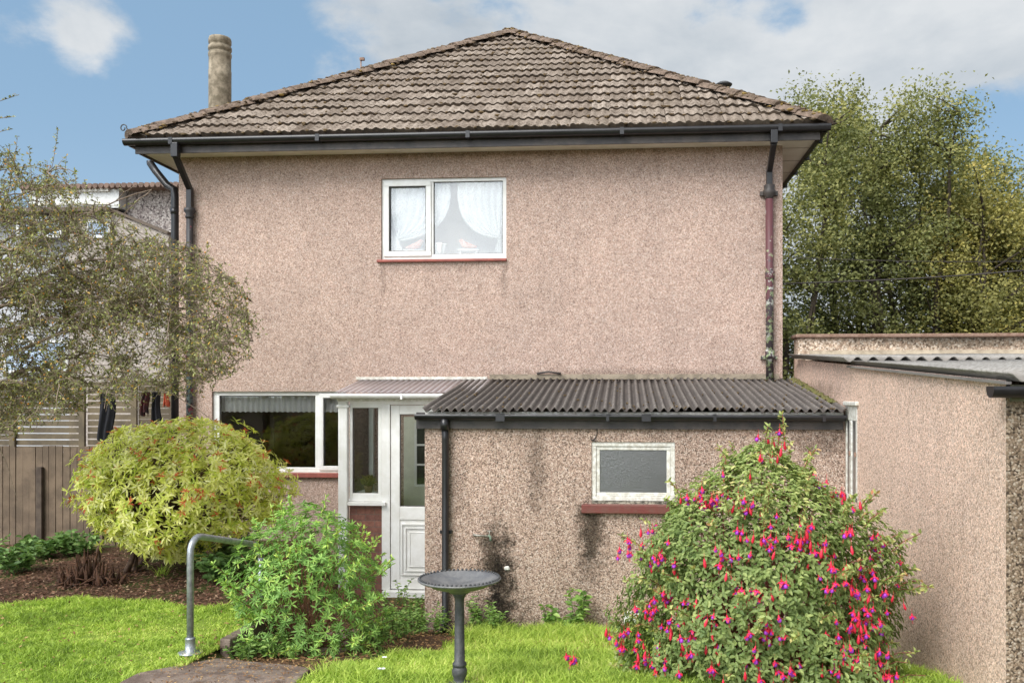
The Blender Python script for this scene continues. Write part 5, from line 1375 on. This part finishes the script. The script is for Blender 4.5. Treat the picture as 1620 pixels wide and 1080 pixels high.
# upright wands against the sky
for (a, c) in ((92, 205), (28, 215), (46, 232), (75, 255), (118, 270), (135, 285), (60, 285), (100, 300), (20, 250), (210, 380), (182, 370), (330, 385)):
    p1 = at(a, c, TY + q.uniform(-.4, .4)); p0 = p1 + Vector((q.uniform(-.12, .05), 0, -q.uniform(.35, .6)))
    tw.tube([p0, p0.lerp(p1, .5) + Vector((.01, 0, 0)), p1], [.004, .003, .0015], 4, cap=False)
    for j in range(46): u = q.random() ** 1.2; LP.append(p1.lerp(p0, u)); LD.append(Vector((q.gauss(0, .7), q.gauss(0, .5), .5)))
for (a, c, e0, e1) in ((-30, 170, 30, 150), (-30, 190, 22, 185), (-30, 215, 15, 205)):
    p0 = at(a, c, TY); p1 = at(e0, e1, TY); tw.tube([p0, p1], [.004, .002], 4, cap=False)
    for j in range(30): LP.append(p0.lerp(p1, q.random())); LD.append(Vector((q.gauss(0, .7), q.gauss(0, .5), .3)))
b.build('branches', M['greybark'], tree); tw.build('twigs', M['greybark'], tree)
LP = np.array(LP); LD = np.array(LD)
print('tree leaves', len(LP), 'sec', len(sec))
leaves('foliage', LP, LD, nrg.uniform(.022, .040, len(LP)), nrg.uniform(.011, .017, len(LP)), M['tleaf'], tree, None, nrg.random(len(LP)), simple=True)
b = MB()
for i in nrg.choice(len(LP), 420, False): b.blob(LP[i] + nrg.normal(size=3) * .01, .008, .008, .008, int(i), .0, 5, 3)
b.build('berries', mat('orange berry', (.60, .24, .03), .5), tree)['kind'] = 'stuff'

# ---- trees behind on the right
M['bleaf'] = leafmat('olive tree leaf', [(0, (.085, .10, .04)), (.4, (.20, .215, .075)), (.75, (.33, .32, .11)), (1, (.48, .40, .14))], .3, .6)
M['bleaf2'] = leafmat('yellowing tree leaf', [(0, (.11, .12, .04)), (.4, (.27, .255, .08)), (.75, (.44, .38, .11)), (1, (.58, .43, .13))], .3, .6)
M['bleafd'] = leafmat('dark hedge leaf', [(0, (.05, .07, .03)), (.5, (.12, .15, .055)), (1, (.24, .27, .10))], .25, .6)
def big_tree(px, Y, ztop_, rad, n, m, label, seed, low=1.0, cat='tree', lf=(.065, .115)):
    q = random.Random(seed); rg = np.random.default_rng(seed); x0 = X(px, Y)
    e = empty('broadleaf_tree', (x0, Y, 0), label, cat, 'trees behind the outbuilding')
    b = MB(); ends = []
    stems = q.randint(3, 5)
    for s in range(stems):
        ax = Vector((q.uniform(-.13, .13), q.uniform(-.12, .12), 1)).normalized(); L = ztop_ * q.uniform(.75, .97); p = Vector((x0 + q.uniform(-.5, .5), Y + q.uniform(-.4, .4), 0))
        pts = [p + ax * L * i / 9 + Vector((q.uniform(-.12, .12), q.uniform(-.12, .12), 0)) * (i > 0) for i in range(10)]
        b.tube(pts, [.13 - .0125 * i for i in range(10)], 6, cap=False)
        for k in range(26):
            i = q.randint(1, 9); u = i / 9; a = q.uniform(0, 6.28); rr = rad * (1.05 - .75 * max(0, u - .45)) * q.uniform(.35, .95)
            up_ = q.uniform(.2, .9); t = pts[i] + Vector((math.cos(a) * rr, math.sin(a) * rr, rr * up_ * .8))
            t.z = min(t.z, ztop_ * q.uniform(.9, 1.03))
            c_ = [pts[i], pts[i].lerp(t, .5) + Vector((0, 0, -.1 + q.uniform(0, .2))), t]; b.tube(c_, [.035, .02, .008], 4, cap=False)
            ends.append((pts[i], t))
    b.build('trunk', M['darkbark'], e)
    C = []; S = []
    for (p, t) in ends:
        for k in range(5):
            u = .3 + .75 * rg.random(); c_ = np.array(p.lerp(t, u)) + rg.normal(size=3) * .22
            if c_[2] > low: C.append(c_); S.append(rg.uniform(.12, .40))
    for k in range(34):
        a = rg.uniform(0, 6.28); rr = rad * rg.uniform(.1, 1.0); zt_ = ztop_ * (1.02 - .22 * (rr / rad) ** 2) * rg.uniform(.88, 1.0)
        p0 = np.array([x0 + math.cos(a) * rr, Y + math.sin(a) * rr, zt_ - rg.uniform(.7, 1.3)]); p1 = np.array([p0[0] + rg.normal() * .15, p0[1], zt_ + rg.uniform(0, .45)])
        for u in np.linspace(0, 1, 7): C.append(p0 + (p1 - p0) * u); S.append(.17 * (1.15 - .8 * u))
    C = np.array(C); S = np.array(S); w_ = S ** 2 / np.sum(S ** 2)
    idx = rg.choice(len(C), n, p=w_)
    P = C[idx] + rg.normal(size=(n, 3)) * S[idx][:, None] * np.array([.75, .75, .6])
    D = rg.normal(size=(n, 3)) * np.array([1, 1, .7]) + [0, 0, -.2]
    tn = np.clip(rg.random(len(C))[idx] * .55 + rg.random(n) * .25 + .10 * (P[:, 2] > ztop_ * .62), 0, 1)
    leaves('crown', P, D, rg.uniform(lf[0], lf[1], n), rg.uniform(lf[0] * .55, lf[1] * .6, n), m, e, rg.normal(size=(n, 3)) * .6 + [0, -.5, .75], tn, .1, .1, simple=True)
    return e
big_tree(1258, 21, 9.0, 1.5, 30000, M['bleaf'], 'dark olive tree rising just right of the house corner', 31)
big_tree(1335, 23, 9.9, 1.8, 42000, M['bleaf'], 'olive tree with thin upright shoots right of the eaves', 32)
big_tree(1425, 22, 9.4, 1.8, 42000, M['bleaf'], 'mid green tree with a tall leading shoot in the middle of the row', 33)
big_tree(1500, 24, 9.0, 1.9, 38000, M['bleaf'], 'olive green tree in the row, left of the two yellowing ones', 36)
big_tree(1575, 22, 7.9, 2.0, 42000, M['bleaf2'], 'yellowing tree at the right end of the visible row', 34)
big_tree(1660, 23, 7.6, 2.2, 30000, M['bleaf2'], 'yellowing tree cut off by the right edge of the photo', 35)
# dark lower growth behind them
hd = empty('hedge', (X(1430, 26), 26, 0), 'dark bushy hedge filling the space under the tall trees', 'hedge')
n = 24000
P = np.stack([nrg.uniform(X(1200, 26), X(1800, 26), n), nrg.uniform(25, 26.6, n), nrg.random(n) ** .9 * 4.6], -1)
P[:, 2] *= .72 + .2 * np.sin(P[:, 0] * 1.3) + .1 * np.sin(P[:, 0] * 3.7)
leaves('foliage', P, nrg.normal(size=(n, 3)), nrg.uniform(.12, .2, n), nrg.uniform(.07, .11, n), M['bleafd'], hd, nrg.normal(size=(n, 3)), None, simple=True)
b = MB()
for k in range(16):
    x = nrg.uniform(X(1200, 26), X(1800, 26)); b.tube([(x, 25.8, 0), (x + .2, 25.8, 2), (x + .1, 25.9, 3.4)], [.06, .04, .02], 5)
b.build('stems', M['darkbark'], hd)
# overhead cables
for (ya, yb2, yy, lab, r_) in ((447, 416, 16.0, 'lower black overhead cable crossing in front of the right hand trees', .011), (402, 404, 17.5, 'upper faint overhead cable crossing the right hand trees', .006)):
    p0 = at(1190, ya + 3, yy); p1 = at(1640, yb2, yy); b = MB(); p1 = p0 + (p1 - p0) * 1.6
    b.tube([p0.lerp(p1, i / 8) - Vector((0, 0, .12 * math.sin(math.pi * i / 8))) for i in range(9)], r_, 5); tag(b.build('overhead_cable', M['blackd'], loc=p0), lab, 'cable')

# ---- small plants
def plant(name, x, y, h, nst, L, W, label, cat='plant', m=None, spread=.12, per=14, group=None, seed=1, droopy=0.):
    q = random.Random(seed); z = g(x, y); e = empty(name, (x, y, z), label, cat, group); b = MB(); P = []; D = []
    for s in range(nst):
        a = q.uniform(0, 6.28); bx = x + q.uniform(-.3, .3) * spread; by = y + q.uniform(-.3, .3) * spread
        t = Vector((bx + math.cos(a) * spread * q.random(), by + math.sin(a) * spread * q.random(), z + h * q.uniform(.5, 1))); p0 = Vector((bx, by, z - .01))
        mid = p0.lerp(t, .5) + Vector((0, 0, h * .1)); b.tube([p0, mid, t], [.004, .003, .0015], 4, cap=False)
        for k in range(per):
            u = .2 + .8 * (k / per); p = p0.lerp(mid, u * 2) if u < .5 else mid.lerp(t, u * 2 - 1); a2 = q.uniform(0, 6.28)
            P.append(p); D.append(Vector((math.cos(a2), math.sin(a2), q.uniform(-.1, .6) - droopy)))
    b.build('stems', M['wstem'], e)
    n = len(P); leaves('foliage', np.array(P), np.array(D), nrg.uniform(.7, 1.1, n) * L, nrg.uniform(.8, 1.1, n) * W, m or M['weed'], e, None, None, .15, .25)
    return e
M['wstem'] = mat('weed stem', (.10, .16, .04), .7)
M['dweed'] = leafmat('dark weed leaf', [(0, (.07, .14, .04)), (.6, (.17, .29, .08)), (1, (.28, .40, .13))])
yw = YE - .16
plant('nettle', X(915, yw), yw, .52, 5, .085, .05, 'tall broad leaved nettle against the lean-to wall below the window', seed=2, spread=.16)
plant('nettle', X(868, yw), yw, .34, 5, .075, .042, 'shorter nettle left of the tall one against the lean-to wall', seed=3, spread=.14)
plant('nettle', X(900, yw), yw - .05, .25, 6, .08, .05, 'low nettle clump at the foot of the tall one', seed=4, spread=.25)
plant('weed', X(755, yw), yw, .36, 9, .06, .018, 'fine leafed weed beside the lean-to downpipe, right of the pedestal', seed=5, spread=.2, per=20)
plant('weed', X(690, yw - .1), yw - .15, .26, 9, .055, .016, 'low weed at the left corner of the lean-to', seed=6, spread=.18, per=18)
plant('weed', X(655, 9.3), 9.3, .30, 9, .05, .018, 'leafy weed in front of the white porch door', seed=7, spread=.2, per=18)
plant('weed', X(628, 9.9), 9.9, .35, 3, .05, .03, 'thin upright weed stem in front of the porch door panel', seed=17, spread=.15, per=12)
plant('weed', X(610, 8.8), 8.8, .32, 12, .05, .018, 'bushy weed right of the green shrub on the leaf litter', seed=8, spread=.28, per=18)
plant('weed', X(640, 8.2), 8.0, .24, 12, .05, .018, 'low spreading weed near the lean-to left corner on bare soil', seed=9, spread=.3, per=18)
plant('weed', X(585, 7.3), 7.3, .24, 12, .045, .014, 'grey green low weed at the right foot of the green shrub', seed=12, spread=.3, per=18)
plant('weed', -2.78, 6.35, .20, 14, .05, .02, 'pale green weed tuft at the end of the path slab by the handrail foot', seed=13, spread=.22, per=12)
plant('weed', X(430, 6.4), 6.5, .20, 12, .05, .016, 'feathery weed at the left foot of the green shrub', seed=14, spread=.3, per=16)
plant('weed', X(1060, 7.6), 7.6, .2, 10, .05, .025, 'low weed on the lawn left of the fuchsia', seed=15, spread=.35, per=12)
# shaded bed under the left fence
for i, (px, Y, h, sp_, lab) in enumerate(((20, 9.0, .34, .45, 'broad leaved clump at the far left of the shaded bed'), (70, 9.9, .28, .4, 'dark leafy clump near the broken fence post'), (125, 10.1, .30, .4, 'leafy clump under the left edge of the yellow shrub'), (235, 10.0, .34, .4, 'ivy like clump behind the yellow shrub stems'), (300, 9.9, .42, .45, 'dark broad clump below the yellow shrub, centre'), (365, 9.8, .40, .4, 'dark leafy clump between the yellow and green shrubs'), (410, 9.2, .5, .35, 'tallest dark clump at the house wall beside the green shrub'), (-60, 9.6, .34, .5, 'leafy clump cut off at the left edge of the bed'), (345, 8.7, .3, .3, 'grassy clump in front of the dark bed near the handrail'))):
    plant('border_plant', X(px, Y), Y, h, 22, .085, .05, lab, m=M['dweed'], spread=sp_, per=14, seed=40 + i, group='plants in the shaded border')
for i, (px, Y, h, sp_, lab) in enumerate(((640, 8.9, .30, .3, 'feathery weed midway between the porch door and the bird bath'), (662, 8.5, .34, .25, 'leafy weed hard against the lean-to corner'), (600, 8.1, .26, .3, 'loose weed on the litter, nearest the right side of the green shrub'), (575, 7.8, .22, .3, 'low weed tucked under the right side of the green shrub'), (780, 8.7, .30, .2, 'spindly weed under the wall tap'))):
    plant('weed', X(px, Y), Y, h, 12, .05, .017, lab, spread=sp_, per=18, seed=80 + i)
# arching grass tufts
def tuft(x, y, n, L, label, seed, m):
    rg = np.random.default_rng(seed); z = g(x, y); V = []; Fq = []; k = 0
    for i in range(n):
        a = rg.uniform(0, 6.28); r_ = L * rg.uniform(.5, 1); d = np.array([math.cos(a), math.sin(a), 0]); s = np.array([-d[1], d[0], 0]) * .004; b0 = np.array([x, y, z]) + rg.normal(size=3) * [.03, .03, 0]
        for j in range(5):
            u = j / 4; c_ = b0 + d * r_ * u * .7 + np.array([0, 0, r_ * (u * 1.1 - u * u * .75)]); V += [c_ - s * (1 - .8 * u), c_ + s * (1 - .8 * u)]
        Fq += [[k + 2 * j, k + 2 * j + 1, k + 2 * j + 3, k + 2 * j + 2] for j in range(4)]; k += 10
    return tag(np_mesh('grass_tuft', np.array(V), [np.array(Fq)], m, loc=(x, y, z), tone=rg.random(len(V))), label, 'grass', 'arching grass tufts')
M['blade'] = leafmat('grass blade', [(0, (.15, .23, .035)), (.45, (.37, .51, .075)), (.8, (.58, .68, .14)), (.93, (.70, .72, .22)), (1, (.62, .50, .26))], .35, .6)
tuft(X(360, 6.6), 6.6, 26, .30, 'arching grass tuft beside the path edging', 1, M['blade']); tuft(X(255, 9.0), 9.0, 30, .35, 'arching grass tuft under the yellow shrub', 2, M['blade']); tuft(X(905, 8.5), 8.5, 30, .28, 'long grass tuft at the foot of the nettles', 3, M['blade']); tuft(X(720, 8.4), 8.4, 34, .26, 'long grass tuft behind the bird bath pedestal', 4, M['blade'])

for i_, (x_, y_) in enumerate(((-3.12, 5.75), (-3.06, 6.12), (-2.0, 5.8), (-2.15, 6.15), (-1.98, 5.55), (-3.2, 5.5), (-2.85, 6.45))):
    tuft(x_, y_, 22, .13 + .03 * (i_ % 3), ('grass tuft on the left edge of the path slab, in front of the handrail foot', 'grass tuft growing against the foot of the handrail', 'grass tuft on the right edge of the path slab, before its corner', 'grass tuft at the far right corner of the path slab', 'grass tuft on the right edge of the path slab, nearest the bottom of the photo', 'grass tuft on the left edge of the path slab, nearest the bottom of the photo', 'grass tuft at the near end of the concrete edging')[i_], 30 + i_, M['blade'])
# rotten stump
b = MB(); c = at(140, 935, 8.55); zz = g(c.x, 8.55); q = random.Random(9)
for k in range(90):
    a = q.uniform(0, 6.28); r_ = q.uniform(.0, .24); h = .30 * (1 - r_ / .34) * q.uniform(.3, 1.25) + .03; x = c.x + math.cos(a) * r_ * 1.4; y = 8.55 + math.sin(a) * r_
    tx, ty = q.uniform(-.07, .07), q.uniform(-.05, .05); w_ = q.uniform(.010, .026)
    b.tube([(x, y, zz - .03), (x + tx * .4, y + ty * .4, zz + h * .5), (x + tx, y + ty, zz + h)], [w_ * 1.3, w_, .003], 4)
for k in range(40):
    a = q.uniform(0, 6.28); rr = q.uniform(.05, .33); x = c.x + math.cos(a) * rr * 1.3; y = 8.5 + math.sin(a) * rr; a2 = q.uniform(0, 6.28); L = q.uniform(.06, .2)
    b.tube([(x, y, zz + .03 + .10 * q.random()), (x + math.cos(a2) * L, y + math.sin(a2) * L * .6, zz + .12 * q.random())], [.009, .004], 4)
tag(b.build('tree_stump', M['rot'], loc=(c.x, 8.55, zz)), 'splintered rotten brown stump in the bark bed under the yellow shrub', 'stump')

# bark mulch and leaf litter
def chips(name, n, fx, m, L=(.015, .05), label=None):
    P = fx(n); n = len(P); z = gz(P[:, 0], P[:, 1]) + nrg.random(n) * .02 + .004; P = np.stack([P[:, 0], P[:, 1], z], -1)
    D = nrg.normal(size=(n, 3)) * [1, 1, .25]; l_ = nrg.uniform(*L, n)
    o = leaves(name, P, D, l_, l_ * nrg.uniform(.25, .6, n), m, None, nrg.normal(size=(n, 3)) * .35 + [0, 0, 1], None, .1, 0, simple=True)
    return tag(o, label, name.split('_')[-1], None, 'stuff')
M['chip'] = leafmat('bark chip', [(0, (.06, .03, .018)), (.6, (.16, .075, .045)), (.9, (.28, .16, .10)), (1, (.42, .30, .20))], .0, .9)
M['litter'] = leafmat('dead leaf', [(0, (.13, .065, .03)), (.6, (.30, .16, .07)), (1, (.48, .32, .14))], .1, .8)
def bed(n):
    x = nrg.uniform(-8.5, -3.0, n); y = nrg.uniform(7.5, 10.7, n); k = (~in_left(x, y)) & (nrg.random(n) < np.clip(1.5 - (y - 7.7) * .45, .2, 1)); return np.stack([x[k], y[k]], -1)
chips('bark_mulch', 26000, bed, M['chip'], label='brown bark mulch covering the bed beyond the left lawn')
def lit(n):
    x = nrg.uniform(-3.3, XEL + .1, n); y = nrg.uniform(6.3, 10.2, n); k = ~in_right(x, y) & (nrg.random(n) < .8); return np.stack([x[k], y[k]], -1)
chips('leaf_litter', 3800, lit, M['litter'], (.02, .05), 'scattered dead leaves in front of the porch and under the shrub')
chips('lawn_litter', 700, lambda n: np.stack([nrg.uniform(-7.5, -3.05, n), nrg.uniform(5.2, 7.6, n)], -1), M['litter'], (.015, .04), 'few brown leaf bits caught in the left lawn')
o = bpy.data.objects['lawn_litter']; o.location.z += .028
def lit2(n):
    x = nrg.uniform(-2.2, 1.5, n); y = nrg.uniform(7.1, 8.6, n) ; return np.stack([x, y], -1)
chips('dry_thatch', 3000, lit2, M['litter'], (.015, .04), 'dry thatch and dead leaves in the rough strip of the right lawn')
chips('path_debris', 1500, lambda n: np.stack([nrg.uniform(-3, -2.05, n), nrg.uniform(4.9, 6.15, n)], -1), M['litter'], (.008, .028), 'bits of dead leaf lying on the concrete path')
o = bpy.data.objects['path_debris']; o.location.z += .035

# grass
def blades(name, n, region, xr, yr, label, hfun, tonef):
    x = nrg.uniform(*xr, n); y = yr[0] + (yr[1] - yr[0]) * nrg.random(n) ** 1.0; k = region(x, y); x, y = x[k], y[k]; n = len(x)
    h = hfun(x, y) * nrg.uniform(.5, 1.25, n); z = gz(x, y); a = nrg.uniform(0, 2 * np.pi, n); lean_ = nrg.uniform(.3, 1.3, n) * h
    ca, sa = np.cos(a), np.sin(a); a2 = nrg.uniform(0, np.pi, n); wx, wy = np.cos(a2) * .0034, np.sin(a2) * .0034
    B0 = np.stack([x, y, z], -1); W = np.stack([wx, wy, np.zeros(n)], -1) * nrg.uniform(.7, 1.5, n)[:, None]
    Mi = B0 + np.stack([ca * lean_ * .3, sa * lean_ * .3, h * .6], -1); Ti = B0 + np.stack([ca * lean_, sa * lean_, h * .95], -1)
    V = np.stack([B0 - W, B0 + W, Mi + W * .8, Mi - W * .8, Ti], 1).reshape(-1, 3); i = np.arange(n)[:, None] * 5
    Fs = [np.concatenate([i, i + 1, i + 2, i + 3], 1), np.concatenate([i + 3, i + 2, i + 4], 1)]
    # np_mesh wants uniform groups; keep order quads then triangles
    o = np_mesh(name, V, Fs, M['blade'], tone=np.repeat(np.clip(tonef(x, y, n), 0, 1), 5))
    return tag(o, label, 'grass', None, 'stuff')
patch = lambda x, y: np.clip(.5 + .35 * np.sin(x * 2.1 + 1.3 * np.sin(y * 2.3)) * np.sin(y * 3.1 + x) + .3 * np.sin(x * 11 + 2 * np.sin(y * 7)) * np.sin(y * 13 + 2 * np.sin(x * 5)) + .25 * np.sin(x * 29 + 3 * np.sin(y * 17)) * np.sin(y * 31 + x * 4), 0, 1)
def lh(x, y): return .45 * .038 * (.6 + 1.1 * patch(x + 3, y)) + .3 * .038 + .022 * smooth(7.3, 7.75, y) + .01 * np.sin(x * 5) * np.sin(y * 6)
def rh(x, y): return .045 + .075 * smooth(7.6, 8.5, y) * (.4 + .6 * np.abs(np.sin(x * 3.1))) + .012 * np.sin(x * 4 + y * 5) + .03 * patch(x + 5, y)
blades('lawn_grass', 120000, in_left, (-7.6, -2.95), (5.0, 7.9), 'short bright green lawn grass left of the path', lh, lambda x, y, n: .10 + .55 * patch(x, y) + .50 * (nrg.random(n) - .3))
blades('rough_grass', 90000, lambda x, y: in_right(x, y) & ((y < 7.15 + .15 * np.sin(x * 3)) | (y > 8.0) | (nrg.random(len(x)) < .45)), (-2.1, X0 - .05), (5.0, 8.85), 'longer uneven grass in front of the lean-to', rh, lambda x, y, n: .08 + .50 * patch(x, y) + .55 * (nrg.random(n) - .25) + .15 * ((y > 7.1) & (y < 8)) * nrg.random(n))
# small white flowers in the right lawn
for i, (a, c) in enumerate(((603, 1068), (608, 1048))):
    Y = 6.0
    for it in range(6): zz = g(X(a, Y), Y) + .06; Y = (EYE - zz) * F / (c - PY)
    x = X(a, Y); zz = g(x, Y); e = empty('daisy', (x, Y, zz), ('larger white flower in the lawn at the bottom, right of the green shrub', 'smaller white flower in the lawn just beyond the larger one')[i], 'flower'); b = MB()
    b.tube([(x, Y, zz), (x, Y, zz + .065)], .0015, 4); b.build('stem', M['wstem'], e)
    n = 16; ang = np.arange(n) / n * 6.283; P = np.tile([x, Y, zz + .065], (n, 1)); D = np.stack([np.cos(ang), np.sin(ang), np.full(n, .4)], -1)
    leaves('petals', P, D, .03 - .01 * i, .010, ws, e)
